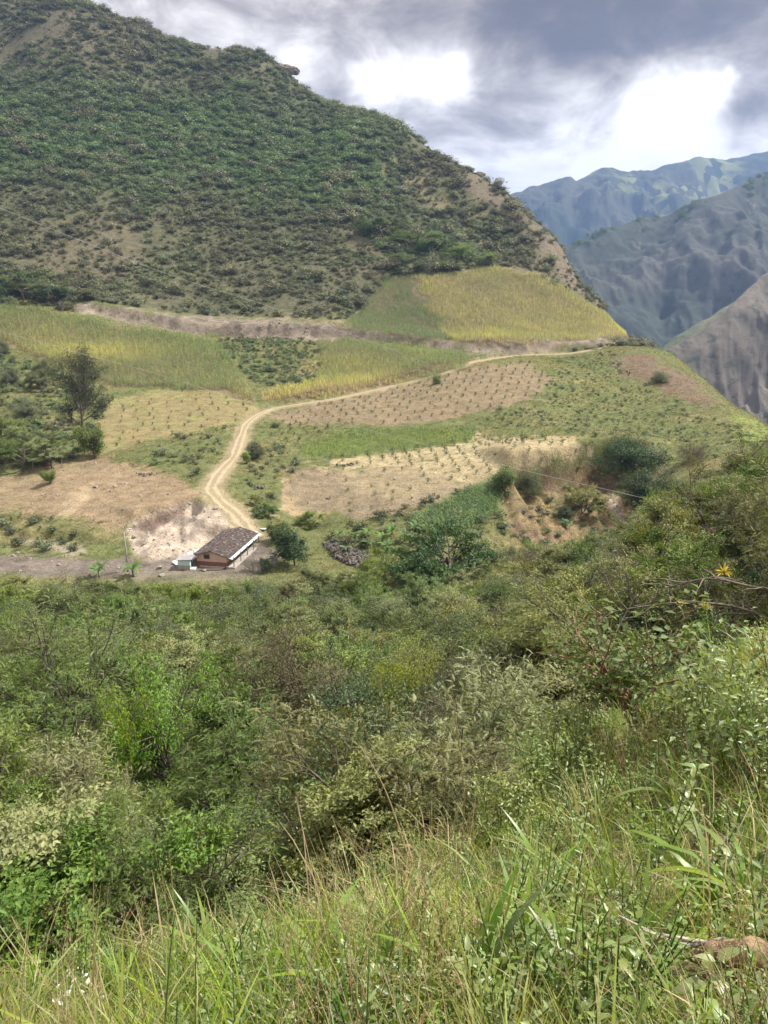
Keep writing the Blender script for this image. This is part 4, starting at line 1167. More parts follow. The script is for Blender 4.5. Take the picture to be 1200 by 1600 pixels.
def opening(parent, name, c, size, axis, mat, frame=None):
    if axis == 'y': b = MB().box((c[0], c[1], c[2]), (size[0], .08, size[1]))
    else: b = MB().box((c[0], c[1], c[2]), (.08, size[0], size[1]))
    o = add(name, b.build(name, mat), parent)
    if frame:
        fb = MB(); w = .08
        for sx in (-1, 1):
            if axis == 'y': fb.box((c[0] + sx * size[0] / 2, c[1] - .03, c[2]), (w, .1, size[1] + w))
            else: fb.box((c[0] + .03, c[1] + sx * size[0] / 2, c[2]), (.1, w, size[1] + w))
        for sz in (-1, 1):
            if axis == 'y': fb.box((c[0], c[1] - .032, c[2] + sz * size[1] / 2), (size[0] - w, .1, w))
            else: fb.box((c[0] + .032, c[1], c[2] + sz * size[1] / 2), (.1, size[0] - w, w))
        add('frame', fb.build('frame', frame), o)
    return o


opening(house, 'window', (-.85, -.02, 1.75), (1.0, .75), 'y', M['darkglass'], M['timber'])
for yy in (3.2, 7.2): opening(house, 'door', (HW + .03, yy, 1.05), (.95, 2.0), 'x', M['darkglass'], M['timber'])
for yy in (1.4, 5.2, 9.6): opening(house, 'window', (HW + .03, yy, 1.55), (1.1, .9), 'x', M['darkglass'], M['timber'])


def tiles(side):
    """courses of half round clay tiles on one slope"""
    xe = HW + (.55 if side < 0 else .9); sl = (HR - HE) / HW
    ncol, nrow = 44, 11; V = []; F = []; lv = []
    r = np.random.default_rng(77 + side)
    y0, y1 = -.6, HL + .5; ly_ = (y1 - y0) / ncol
    for i in range(nrow):
        xa = xe * i / nrow; xb = xe * (i + 1) / nrow + .06
        for j in range(ncol):
            k = len(V); val = np.clip(r.normal(.45, .26), 0, 1); lift = r.uniform(0, .035)
            ya = y0 + j * ly_ + r.normal() * .02
            for (xx, dz) in ((xa, .02), (xb, .075)):
                for q, hh in ((0, 0), (.3, .07), (.7, .07), (1, 0)):
                    V.append((side * xx, ya + q * ly_, HR - xx * sl + dz + hh + lift)); lv.append(val)
            for q in range(3): F.append((k + q, k + q + 1, k + 5 + q, k + 4 + q) if side < 0 else (k + q + 1, k + q, k + 4 + q, k + 5 + q))
            F.append((k + 4, k + 5, k + 6, k + 7))
    return mesh_np('roof_tiles', np.array(V), [np.array(F)], {'lv': ('FLOAT', lv)}, False, M['tile'])


sl_ = (HR - HE) / HW
rf = MB()
for sgn, xe in ((-1, HW + .5), (1, HW + .85)):
    rf.raw([(0, -.55, HR - .02), (sgn * xe, -.55, HR - .02 - xe * sl_), (sgn * xe, HL + .45, HR - .02 - xe * sl_), (0, HL + .45, HR - .02),
            (0, -.55, HR - .12), (sgn * xe, -.55, HR - .12 - xe * sl_), (sgn * xe, HL + .45, HR - .12 - xe * sl_), (0, HL + .45, HR - .12)],
           [(0, 1, 2, 3), (4, 7, 6, 5), (0, 4, 5, 1), (2, 6, 7, 3), (1, 5, 6, 2)])
roof = add('roof', rf.build('roof_boards', M['timber']), house)
t1 = add('clay_tiles', tiles(-1), roof); t1['kind'] = 'stuff'
t2 = add('clay_tiles', tiles(1), roof); t2['kind'] = 'stuff'
add('ridge_cap', MB().tube([(0, -.6, HR + .08), (0, HL / 2, HR + .06), (0, HL + .5, HR + .08)], .13, 6).build('ridge_cap', M['tile']), roof)
ez = HR - (HW + .85) * sl_
es = MB().raw([(HW + .75, -.7, ez + .10), (HW + 1.45, -.7, ez - .12), (HW + 1.45, HL + .7, ez - .12), (HW + .75, HL + .7, ez + .10),
               (HW + .75, -.7, ez + .06), (HW + 1.45, -.7, ez - .16), (HW + 1.45, HL + .7, ez - .16), (HW + .75, HL + .7, ez + .06)],
              [(0, 1, 2, 3), (4, 7, 6, 5), (0, 4, 5, 1), (1, 5, 6, 2), (2, 6, 7, 3)])
add('eave_sheet', es.build('eave_sheet', M['whitetin']), house, label='white metal sheet along the eave of the porch')
for yy in (-.3, 3.0, 6.2, 9.4, 12.2):
    add('porch_post', MB().box((HW + 1.55, yy, 1.05), (.14, .14, 2.1)).build('porch_post', M['timber']), house)
add('porch_floor', MB().box((HW + .95, HL / 2, .12), (1.7, HL + 1.2, .3)).build('porch_floor', M['concrete']), house)
add('step', MB().box((.3, -.55, .08), (4.6, .5, .24)).build('step', M['concrete']), house)

# shed in front of the gable
def local(px, py): return HOUSE[:2] + HPX * px + HAX * py


sx0 = local(-4.15, -1.7)
shed = add('small_shed', None, None, (sx0[0], sx0[1], HOUSE_Z), (0, 0, -.05), label='small pale blue shed with grey roof beside the farmhouse gable', category='shed')
add('wall', MB().box((0, 0, 1.30), (2.1, 1.8, 1.0)).build('shed_wall', M['bluepaint']), shed)
add('lower_wall', MB().box((0, 0, .30), (2.14, 1.84, 1.0)).build('shed_lower_wall', M['concrete']), shed)
add('roof', MB().raw([(-1.35, -1.2, 1.88), (1.5, -1.2, 1.98), (1.5, 1.2, 2.18), (-1.35, 1.2, 2.08), (-1.35, -1.2, 1.80), (1.5, -1.2, 1.90), (1.5, 1.2, 2.10), (-1.35, 1.2, 2.00)],
                     [(0, 1, 2, 3), (4, 7, 6, 5), (0, 4, 5, 1), (1, 5, 6, 2), (2, 6, 7, 3), (3, 7, 4, 0)]).build('shed_roof', M['tin']), shed)
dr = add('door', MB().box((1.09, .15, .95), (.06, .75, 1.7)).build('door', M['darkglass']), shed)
add('step', MB().box((1.5, -.3, .08), (.9, 1.3, .2)).build('step', M['whitepaint']), shed)
# loose white roofing sheets
for i, (px, py, zz, rz, tilt, s) in enumerate(((-5.6, .6, .85, .5, .35, 2.2), (-4.5, 1.6, 1.25, .35, .28, 2.0), (-6.4, -.3, .45, .7, .2, 1.6), (-3.6, 2.4, 1.75, .2, .25, 1.5))):
    p = local(px, py); mb = MB(); n = 12
    V = [(a * .11 * 1.0 - .66, b * s - s / 2, .03 * (a % 2)) for b in (0, 1) for a in range(n + 1)]
    V += [(x_, y_, z_ - .012) for x_, y_, z_ in V]; m2 = 2 * (n + 1)
    mb.raw(V, [(a, a + 1, n + 2 + a, n + 1 + a) for a in range(n)] + [(m2 + a + 1, m2 + a, m2 + n + 1 + a, m2 + n + 2 + a) for a in range(n)])
    lab = ['white roofing sheet lying over the bank left of the shed', 'white roofing sheet leaning behind the shed roof', 'smallest white roofing sheet lowest beside the shed', 'white roofing sheet propped against the gable wall'][i]
    add('roofing_sheet', mb.build('roofing_sheet', M['whitetin']), None, (p[0], p[1], HOUSE_Z + zz), (tilt, -.1, rz), label=lab, category='metal sheet', group='loose roofing sheets')
for i, (u_, v_) in enumerate(((396, 832), (400, 836), (412, 826))):
    g = ground(u_, v_)
    add('roofing_sheet', MB().box((0, 0, .06), (1.5, .9, .03)).raw(np.array([(-.75, -.45, .08), (.75, -.45, .08), (.75, -.38, .12), (-.75, -.38, .12)]), [(0, 1, 2, 3)]).build('flat_sheet', M['whitetin']), None, g, (.1, .05, i * .7),
        label=['pale sheet lying on the ground behind the far house corner', 'pale sheet on the yard edge nearest the far porch end', 'pale sheet lying beside the round bush by the road'][i], category='metal sheet', group='loose roofing sheets')
# log and rubble lying before the gable
p = local(.6, -2.0)
add('lying_log', MB().tube([(-2.0, 0, .14), (-.7, .06, .17), (.8, .0, .15), (2.1, .08, .13)], [.12, .14, .13, .10], 7).build('lying_log', M['timber']), None, (p[0], p[1], HOUSE_Z), (0, 0, .05), label='grey log lying across the yard before the gable', category='log')


def rock_mesh(seed, mat, sq=(1, 1, .75), jag=.35):
    import bmesh
    bm = bmesh.new(); bmesh.ops.create_icosphere(bm, subdivisions=2, radius=1.0)
    r = np.random.default_rng(seed); k = rdirs(9, r); w = r.uniform(.55, 1.0, 9)
    for vtx in bm.verts:
        c = np.array(vtx.co); d = c @ k.T
        f = np.min(np.where(d > .2, w / np.maximum(d, .2), 3)); f = min(f, 1.15)
        c = c * f * (1 + jag * .25 * r.normal()) * np.array(sq); vtx.co = c
    me = bpy.data.meshes.new('rock'); bm.to_mesh(me); bm.free(); me.materials.append(mat); return me


rocks = [rock_mesh(500 + i, M['rock'], (1, .8, .65)) for i in range(4)]; drocks = [rock_mesh(510 + i, M['darkrock'], (1, .8, .6)) for i in range(3)]
rock_c = variants('stone_kind', rocks); drock_c = variants('dark_stone_kind', drocks)
p = local(-.3, -2.6)
add('white_stone', rocks[0], None, (p[0], p[1], HOUSE_Z + .15), (0, 0, 1), .38, label='pale boulder on the yard before the gable', category='stone')
# rubble on the bank, the yard and the stony bits
x, y, z, u, v = sample(60000, 120, 350)
pb = np.maximum.reduce([.45 * smooth(poly_sd(u, v, bank_poly), -4, 4), .10 * smooth(poly_sd(u, v, yard), -4, 4), .35 * smooth(poly_sd(u, v, [(430, 560), (455, 555), (460, 590), (440, 600)]), -4, 4), .5 * smooth(poly_sd(u, v, cutp), -3, 3), .06 * smooth(poly_sd(u, v, bare_field), -4, 4), .05 * smooth(poly_sd(u, v, brown_plot), -4, 4), .3 * smooth(poly_sd(u, v, [(0, 845), (60, 860), (50, 875), (0, 870)]), -3, 3)])
keep = (rng.uniform(size=len(x)) < pb * .7) & ~((np.abs((x - HOUSE[0]) * HPX[0] + (y - HOUSE[1]) * HPX[1]) < 6) & (((x - HOUSE[0]) * HAX[0] + (y - HOUSE[1]) * HAX[1]) > -3) & (((x - HOUSE[0]) * HAX[0] + (y - HOUSE[1]) * HAX[1]) < 14))
n = keep.sum()
scatter('rubble', rock_c, cols(x, y, z)[keep], rots(n, .5), np.clip(rng.lognormal(-1.5, .5, n), .08, .7), rng.integers(0, 4, n), np.zeros(n), 'loose stones on the cut banks and the yard', 'stones')
P_ = [(505, 850), (530, 846), (560, 862), (585, 880), (560, 888), (525, 876)]
x, y, z, u, v = sample(80000, 120, 160); keep = (poly_sd(u, v, P_) > 0) & (rng.uniform(size=len(x)) < .9); n = keep.sum()
scatter('stone_heap', drock_c, cols(x, y, z)[keep] + np.stack([np.zeros(n), np.zeros(n), rng.uniform(0, .5, n)], 1), rots(n, .5), rng.uniform(.18, .5, n), rng.integers(0, 3, n), np.zeros(n), 'dark heap of broken stones right of the round tree by the house', 'stones')
for u_, v_, s, lab in ((232, 741, 1.5, 'dark stone pile on the bare field left of the road'), (400, 762, .9, 'grey stones beside the road bend'), (545, 727, 1.3, 'dark brush heap on the upper edge of the brown plot')):
    g = ground(u_, v_); o = add('stone_pile', None, None, g, (0, 0, 0), 1.0, label=lab, category='stone pile')
    for k in range(14):
        add('stone', drocks[k % 3], o, (rng.normal() * s * .8, rng.normal() * s * .4, rng.uniform(0, .25)), rng.uniform(0, 6, 3), rng.uniform(.2, .5))
# rock outcrops on the skyline
for u_, v_, Y_, s, lab in ((443, 117, 727, (15, 11, 15), 'bare rock outcrop highest on the skyline ridge'), (612, 205, 662, (16, 11, 15), 'brown rock knob on the ridge below the highest outcrop'), (735, 275, 592, (12, 7, 6), 'low rocky shelf on the descending ridge')):
    p = at(u_ - 6, v_, Y_ - 10); p[2] = float(hfun(p[0], p[1])) - 3.5
    import bmesh
    bm = bmesh.new(); r = np.random.default_rng(530 + u_)
    for q_ in range(9):
        c_ = np.array([r.normal() * .55, r.normal() * .4, r.uniform(-.15, .35)]); ra = r.uniform(.3, .55)
        res = bmesh.ops.create_icosphere(bm, subdivisions=3, radius=1.0)
        for vt in res['verts']:
            d_ = np.array(vt.co); f_ = 1 + .22 * float(fbm(np.array(d_[0] * 2.1 + q_ * 7), np.array(d_[2] * 2.6 + d_[1] * 1.9), 4, 533)) - .12 * abs(math.sin(d_[2] * 9 + q_))
            vt.co = c_ + d_ * f_ * ra * np.array([1, .85, .8])
    me_ = bpy.data.meshes.new('rock_outcrop'); bm.to_mesh(me_); bm.free(); me_.materials.append(M['outcrop'])
    add('rock_outcrop', me_, None, p, (0, 0, rng.uniform(0, 6)), tuple(k_ * .72 for k_ in s), label=lab, category='rock')

# ------------------------------------------------------------------ pole, posts, cables
g = ground(200, 893)
pole = add('utility_pole', None, None, g, label='grey concrete utility pole with street lamp left of the farmhouse', category='pole')
add('shaft', MB().tube([(0, 0, -.3), (0, 0, 4), (-.1, 0, 8.2)], [.17, .14, .10], 8).build('shaft', M['concrete'], True), pole)
arm = add('lamp_arm', MB().tube([(-.08, 0, 7.5), (.35, -.05, 7.75), (.95, -.1, 7.85)], .035, 6).build('lamp_arm', M['tin']), pole)
add('lamp_head', MB().box((1.15, -.12, 7.84), (.5, .22, .14)).box((1.15, -.12, 7.75), (.36, .16, .06)).build('lamp_head', M['whitetin']), arm)
add('crossarm', MB().box((-.1, 0, 7.95), (.9, .1, .1)).build('crossarm', M['timber']), pole)
add('stay_brace', MB().tube([(.0, 0, 1.6), (1.6, -.3, -.1)], .06, 6).build('stay_brace', M['concrete']), pole)
for uv, lab, r_ in (([(-120, 276, 205), (0, 325, 215), (250, 424, 232), (400, 472, 243), (500, 507, 250), (600, 541, 258), (735, 598, 268), (860, 660, 215)], 'thin power cable sagging across the lower mountainside', .034),
                    ([(-120, 486, 150), (0, 518, 148), (230, 580, 143), (400, 631, 140), (560, 668, 136), (700, 704, 132), (840, 740, 126), (1000, 777, 118), (1090, 800, 112)], 'pale power cable crossing the valley above the plots', .028)):
    P = catmull(np.array([at(*q) for q in uv]), 12)
    add('power_cable', MB().tube(P, r_, 5).build('power_cable', M['wire']), None, label=lab, category='cable')
for u_, vb, h, lean, lab in ((345, 692, 2.6, .35, 'pale leaning post at the upper field corner beside the road'), (388, 778, 1.7, -.25, 'white post by the bush below the road'), (204, 722, 1.6, .05, 'grey fence post at the bare field corner'), (147, 716, 1.8, .0, 'fence post beneath the round green tree'), (97, 728, 1.6, .04, 'fence post below the umbrella tree'), (52, 732, 1.6, -.05, 'leftmost fence post below the umbrella tree')):
    g = ground(u_, vb)
    add('fence_post', MB().tube([(0, 0, -.2), (lean * .5, 0, h * .5), (lean, 0, h)], [.08, .075, .06], 6).build('fence_post', M['palebark']), None, g, label=lab, category='post', group='wooden posts around the fields')

# ------------------------------------------------------------------ saplings set out in rows
def sapling_mesh(seed, h, mat, nl):
    r = np.random.default_rng(seed); LV = Leaves(); W = Wood()
    W.tube([[0, 0, -.1], [0, 0, h * .6], [r.normal() * .03, 0, h]], [.04, .03, .015], 4)
    n = nl; q = np.stack([r.normal(size=n) * h * .17, r.normal(size=n) * h * .17, h * (.2 + .75 * r.uniform(size=n))], 1)
    LV.put(lens(.25, .05, .3), q, unit(rdirs(n, r) * np.array([1, 1, .5])), unit(rdirs(n, r) + np.array([0, 0, .7])), h * .25 * r.uniform(.7, 1.2, n), r.uniform(size=n))
    return {'foliage': LV.mesh('foliage', mat), 'stem': W.mesh('stem', M['twig'])}


sap = [sapling_mesh(600 + i, 1.0, M['dark'], 60) for i in range(3)]; sap2 = [sapling_mesh(610 + i, 1.25, M['dark'], 44) for i in range(3)]


def plot_rows(poly, sp, ang, kinds, label, group, jit=.25, skip=.1, zmax=400, smin=.8, smax=1.25):
    P = gline(poly); mn = P.min(0) - 2; mx = P.max(0) + 2; R = np.hypot(mx[0] - mn[0], mx[1] - mn[1]) / 2
    a, b = np.meshgrid(np.arange(-R, R, sp[0]), np.arange(-R, R, sp[1])); a = a.ravel() + rng.normal(size=a.size) * jit; b = b.ravel() + rng.normal(size=b.size) * jit
    x = (mn[0] + mx[0]) / 2 + a * cos(ang) - b * sin(ang); y = (mn[1] + mx[1]) / 2 + a * sin(ang) + b * cos(ang)
    ok = (y > 120) & (np.abs(x) < .7 * y); x = x[ok]; y = y[ok]; z = hfun(x, y); u, v = proj(x, y, z)
    k = (poly_sd(u, v, poly) > 2) & (rng.uniform(size=len(x)) > skip)
    for xx, yy, zz in zip(x[k], y[k], z[k]):
        kd = kinds[rng.integers(0, len(kinds))]
        o = add('young_plant', None, None, (xx, yy, zz), (0, 0, rng.uniform(0, 6.28)), rng.uniform(smin, smax), label=label, category='young plant', group=group)
        add('foliage', kd['foliage'], o); add('stem', kd['stem'], o)
    return int(k.sum())


c1 = plot_rows(upper_plot, (3.9, 5.6), .35, sap, 'dark young plant set in rows on the upper brown plot', 'young plants on the upper brown plot')
c2 = plot_rows(pale_plot, (3.3, 3.8), .1, sap2, 'slim young plant set in rows on the pale straw plot', 'young plants on the pale plot', smin=.8, smax=1.2)
c3 = plot_rows(brown_plot, (4.5, 4.6), .1, sap2, 'small young plant on the ploughed brown plot', 'young plants on the ploughed plot', .5, .3, smin=.5, smax=1.0)
c4 = plot_rows(left_plot, (4.6, 5.6), .3, sap, 'dark young plant on the dry yellow plot left of the road', 'young plants on the dry plot', .7, .25, smin=.6, smax=1.2)
c5 = plot_rows([(420, 665), (500, 662), (560, 668), (470, 690), (430, 700), (410, 690)], (3.4, 4.6), .3, sap, 'dark young plant in the grass below the upper plot', 'young plants in the grass', .3, .15)
print('saplings', c1, c2, c3, c4, c5)

# ------------------------------------------------------------------ banana plants
def banana(name, loc, s, n, label, group):
    o = add(name, None, None, loc, (0, 0, rng.uniform(0, 6.28)), s, label=label, category='banana plant', group=group)
    add('stem', MB().tube([(0, 0, -.1), (.03, 0, .45), (.0, .03, .95)], [.13, .11, .08], 7).build('stem', M['stem'], True), o)
    for i in range(n):
        add('leaf', BLEAF[i % 3], o, (0, 0, .62 + .09 * (i % 4)), (0, 0, i * 2.4 + rng.normal() * .2), rng.uniform(.8, 1.15))
    return o


def bleaf(seed, arch):
    ns = 9; V = []; F = []; r = np.random.default_rng(seed)
    for i in range(ns + 1):
        t = i / ns; a = 1.25 - arch * t; x = sum(cos(1.25 - arch * q / 20 * t) for q in range(20)) / 20 * t * 2.1; zz = sum(sin(1.25 - arch * q / 20 * t) for q in range(20)) / 20 * t * 2.1
        w = .30 * max(0, math.sin(pi * min(1, max(.0, (t - .12) / .9)) ** .8)) + .015
        V += [(x, -w * r.uniform(.85, 1.1), zz - .22 * w), (x, 0, zz + .02), (x, w * r.uniform(.85, 1.1), zz - .22 * w)]
    for i in range(ns):
        k = 3 * i; F += [(k, k + 1, k + 4, k + 3), (k + 1, k + 2, k + 5, k + 4)]
    return mesh_np('banana_leaf', np.array(V), [np.array(F)], {'lv': ('FLOAT', np.linspace(.2, 1, len(V)))}, True, M['banana'])


BLEAF = [bleaf(1, 1.7), bleaf(2, 2.2), bleaf(3, 1.3)]
for u_, v_, s, lab in ((155, 903, 1.4, 'banana plant left of the utility pole above the treetops'), (208, 901, 1.35, 'banana plant at the foot of the utility pole')):
    banana('banana_plant', ground(u_, v_), s, 9, lab, 'banana plants by the yard')
for u_, v_ in ((530, 842), (553, 846), (575, 838), (597, 848), (612, 836), (632, 846), (575, 858), (648, 832), (604, 864), (540, 866)):
    banana('banana_plant', ground(u_, v_), rng.uniform(.9, 1.3), 8, 'banana plant in the clump between the stone heap and the crop patch', 'banana clump below the brown plot')

# ------------------------------------------------------------------ trees of the farm
tree_at('orange_tree', 'rnd0', 460, 828, 0, 'dark round tree on the yard edge right of the farmhouse', vbase=884, wide=.85)
tree_at('round_bush', 'rnd1', 429, 819, 0, 'low round green bush behind the dark tree near the house', 'bush', vbase=846)
tree_at('small_tree', 'rnd0', 417, 872, 0, 'small dark sapling below the farmhouse porch', vbase=894, wide=.7)
tree_at('bare_tree', 'twg0', 396, 865, 0, 'thin leafless shrub standing before the farmhouse porch', vbase=892, wide=.8)
tree_at('layered_tree', 'umb1', 715, 838, 112, 'broad dark layered tree below the crop patch', wide=.85)
tree_at('umbrella_tree', 'umb0', 30, 684, 0, 'grey green umbrella tree at the left edge above the bare field', vbase=738, wide=.8)
tree_at('umbrella_tree', 'aca1', 78, 686, 0, 'feathery spreading tree right of the umbrella tree at the field edge', vbase=732)
tree_at('field_tree', 'rnd1', 78, 735, 0, 'small dark tree alone on the bare field', vbase=756, wide=.9)
tree_at('leafy_tree', 'rnd1', 146, 668, 0, 'bright green round tree under the tall dark tree', vbase=716, wide=.75)
CAS = dict(levels=3, n=[16, 5, 4], ang=[62, 40, 38], ratio=[.34, .55, .5], up=[.02, .10, .05, 0], wig=.06, t0=[.35, .3, .2], L=22.0, R=.42, lean=.03, stems=1, thick=1.0)
A['cas0'] = tree_asset('tall_dark_tree', 198, CAS, lens(.16, .02, .3), 13000, .60, M['needle'], M['bark'], .75, .1, .3)
tree_at('tall_dark_tree', 'cas0', 124, 548, 0, 'tall dark thinly leaved tree before the maize field', vbase=706, wide=.78)
for u_, v_, vt, key, lab, w in ((405, 714, 690, 'bro0', 'grey green bush beside the upper road bend', 1.25), (414, 808, 782, 'acg0', 'spreading green bush in the meadow right of the road', .75), (398, 790, 772, 'aca0', 'feathery bush just right of the road', .7),
                                (485, 822, 800, 'acg1', 'dark green shrub at the edge of the ploughed plot', 1.2), (430, 668, 660, 'bro1', 'tiny bush at the road junction', 1.2), (385, 725, 708, 'rnd1', 'small round bush in the grass right of the road', .7),
                                (955, 726, 694, 'twg0', 'leafless pale shrub on the gully rim', 1.2), (985, 735, 682, 'drk0', 'dark thorn tree on the gully rim', 1.0), (1085, 722, 690, 'oli0', 'brownish bush on the green hill right of the gully', 1.1),
                                (790, 772, 730, 'rnd1', 'bright green tree at the upper corner of the gully', .8), (830, 775, 735, 'bro1', 'grey bush on the gully rim beside the bright tree', .8),
                                (912, 800, 760, 'aca2', 'pale umbrella bush halfway down the gully', .9), (1005, 790, 735, 'drk1', 'dark shaded bush in the gully head', 1.0), (1050, 785, 750, 'drk0', 'dark bush right of the bare scar', .9),
                                (880, 812, 790, 'drk1', 'dark bush low on the gully wall', .9), (1020, 830, 790, 'acg2', 'feathery tree at the foot of the gully scar', 1.2),
                                (680, 600, 585, 'bro0', 'small bush at the maize edge by the road', .8), (1030, 598, 580, 'bro1', 'lone grey bush under the reddish slope', 1.0)):
    tree_at('bush', key, u_, vt, 0, lab, 'bush', wide=w, vbase=v_)
for u_, v_, vt, key in ((20, 600, 575, 'bro0'), (60, 608, 580, 'aca0'), (40, 650, 622, 'bro1'), (10, 690, 655, 'acg1'), (-20, 640, 605, 'acg2'), (60, 720, 690, 'acg0'), (5, 725, 690, 'acg2'), (5, 555, 530, 'bro0'), (70, 585, 560, 'bro1')):
    tree_at('thicket_bush', key, u_, vt, 0, 'green bush in the thicket left of the tall dark tree', 'bush', 'bushes of the thicket on the left', vbase=v_)
for u_, vt, vb in ((10, 415, 462), (35, 430, 470), (80, 438, 472), (110, 440, 474), (-20, 430, 468), (600, 330, 372), (640, 350, 395), (680, 365, 400), (720, 375, 412), (755, 385, 415), (620, 385, 420), (660, 400, 425), (700, 400, 425)):
    tree_at('thorn_tree', 'umb%d' % rng.integers(0, 2), u_, vt + 8, 0, 'dark thorn tree at the bottom edge of the mountain scrub' if u_ > 300 else 'dark green tree above the left maize field', 'tree', 'larger trees of the mountain foot' if u_ > 300 else 'trees above the left maize', wide=1.1, vbase=vb)

# ------------------------------------------------------------------ the wooded slope
HEROES = [(275, 22, 115), (205, 21, 60), (90, 25, 120), (622, 28, 70), (722, 24, 80), (630, 15, 85), (440, 36, 100), (930, 26, 160), (1110, 24, 140)]
VLIM = lambda u: np.interp(u, [-200, 0, 250, 420, 480, 600, 700, 780, 960, 1010, 1060, 1120, 1200, 1350], [900, 905, 918, 908, 885, 858, 842, 850, 842, 800, 768, 735, 692, 640])


def forest():
    ymin = lambda u: np.interp(u, [-200, 0, 350, 600, 760, 900, 1000, 1100, 1200, 1400], [4.5, 4.6, 5.6, 6.8, 9.0, 13, 16, 19, 21, 24])
    ymax = lambda u: np.interp(u, [-200, 250, 440, 560, 700, 850, 1000, 1100, 1200, 1400], [113, 113, 115, 122, 128, 137, 142, 160, 175, 180])
    pts = []; out_ = []
    tries = rng.uniform(size=(26000, 3))
    for a_, b_, c_ in tries:
        Y = 5.5 * (180 / 5.5) ** b_; x = (a_ * 2 - 1) * .62 * (Y + 4)
        z = float(hfun(x, Y)); u, v = proj(x, Y, z); u = float(u)
        if Y < ymin(u) or Y > ymax(u) or abs(u - 600) > 690: continue
        d = np.interp(Y, [5, 10, 20, 40, 80, 150], [1.6, 2.1, 2.9, 4.1, 5.2, 6.0])
        if any(abs(u - hu) < hr and .62 * hy < Y < hy + 1.5 for hu, hy, hr in HEROES): continue
        if any((x - q[0]) ** 2 + (Y - q[1]) ** 2 < d * d for q in pts): continue
        pts.append((x, Y)); out_.append((x, Y, z, u, d))
    return out_


FT = forest()
print('forest', len(FT))
for x_, Y_, z_, u_, d_ in FT:
    H = np.interp(Y_, [5, 9, 14, 25, 50, 150], [1.3, 2.0, 2.6, 3.4, 4.3, 4.8]) * rng.uniform(.8, 1.2)
    vt_ = float(proj(x_, Y_, z_ + H)[1]); lim = float(VLIM(u_))
    if vt_ < lim:
        H = float(at(600, lim, Y_)[2] - z_)
        if H < 1.3: continue
    q = rng.uniform()
    if Y_ < 11: key = ['acn0', 'acn1', 'acn1', 'acn1', 'acg1', 'acg0'][int(q * 6)]
    elif Y_ < 30: key = ['acn0', 'acn1', 'aca0', 'acg1', 'acg2', 'oli0', 'drk1', 'acg0', 'bro0'][int(q * 9)]
    elif u_ > 800: key = ['aca0', 'aca1', 'aca2', 'aca3', 'acg0', 'umb0', 'oli1', 'aca1', 'acg2'][int(q * 9)]
    else: key = ['aca0', 'aca1', 'acg0', 'acg1', 'aca3', 'acg2', 'umb0', 'bro1', 'acg1'][int(q * 9)]
    s = H / A[key]['H']; w = np.clip(d_ * .72 / (A[key]['W'] * s), .75, 1.6)
    sp_ = {'aca': ('feathery_tree', 'feathery grey green tree'), 'acg': ('feathery_tree', 'feathery fresh green tree'), 'acn': ('feathery_tree', 'fine leaved feathery tree'), 'bro': ('leafy_bush', 'grey green leafy bush'),
           'oli': ('dry_bush', 'brownish half dry bush'), 'drk': ('dark_bush', 'dark green dense bush'), 'umb': ('umbrella_tree', 'flat topped umbrella tree')}[key[:3]]
    where = 'at the edge of the foreground grass' if Y_ < 11 else 'in the dip just below the grass slope' if Y_ < 30 else 'on the wooded slope below the gully' if u_ > 800 else 'in the wood just below the farmhouse'
    plant(sp_[0], key, (x_, Y_, z_ - .1), rng.uniform(0, 6.28), (s * w, s * w, s), sp_[1] + ' ' + where, 'bush' if 'bush' in sp_[0] else 'tree', (sp_[1] + 's ' + where).replace('bushs', 'bushes'))
und = variants('under_kind', [A['acg2']['crown'], A['acg0']['crown'], A['acn1']['crown'], A['drk0']['crown'], A['aca1']['crown']])
x, y, z, u, v = sample(9000, 5, 150, .6)
ok = (y > np.interp(u, [-200, 0, 350, 600, 760, 900, 1000, 1100, 1200, 1400], [4.3, 4.4, 5.4, 6.4, 8.6, 12, 15, 18, 20, 23])) & (y < np.interp(u, [-200, 250, 440, 560, 700, 850, 1000, 1100, 1200, 1400], [113, 113, 115, 122, 128, 137, 142, 160, 175, 180])) & (np.abs(u - 600) < 680) & (rng.uniform(size=len(x)) < np.clip(14 / (y + 10), .05, 1) * .75)
vt_ = proj(x, y, z + 1.2)[1]; ok &= vt_ > VLIM(u)
x, y, z = x[ok], y[ok], z[ok]; n = len(x)
scatter('undergrowth', und, cols(x, y, z - .25), rots(n, .1), rng.uniform(.22, .42, n) * (1 + .5 * smooth(y, 20, 60)), rng.integers(0, 5, n), np.zeros(n), 'low leafy undergrowth between the trees of the wooded slope', 'undergrowth')
# the trees that stand out
tree_at('bright_leafed_tree', 'lan0', 275, 1045, 22.0, 'bright green tree with drooping lance leaves amid the near wood', wide=.72)
tree_at('bright_leafed_tree', 'lan0', 205, 1085, 21.0, 'smaller bright green tree left of the drooping leaved one', wide=.5)
tree_at('feathery_tree', 'acl0', 90, 955, 25.0, 'largest feathery green tree at the left edge of the wood', wide=.85)
tree_at('yellow_leafed_tree', 'yel0', 622, 1005, 28.0, 'yellow green tree behind the rusty leaved bush', wide=.58)
tree_at('rusty_bush', 'bro0', 722, 1005, 24.0, 'grey green bush with rusty foliage in the middle of the wood', 'bush', wide=.42)
tree_at('dark_leafed_bush', 'drk0', 630, 1110, 15.0, 'dark glossy bush before the grass edge in the centre', 'bush', wide=.65)
tree_at('brown_bush', 'oli0', 440, 985, 36.0, 'brownish twiggy bush behind the bright green tree', 'bush', wide=.75)
tree_at('spreading_tree', 'umn0', 930, 905, 26.0, 'wide umbrella tree with bare lower boughs behind the shrub', wide=.8)
BIG = tree_at('spreading_tree', 'umn0', 1110, 872, 24.0, 'wide umbrella tree with dark boughs at the right edge', wide=.75)
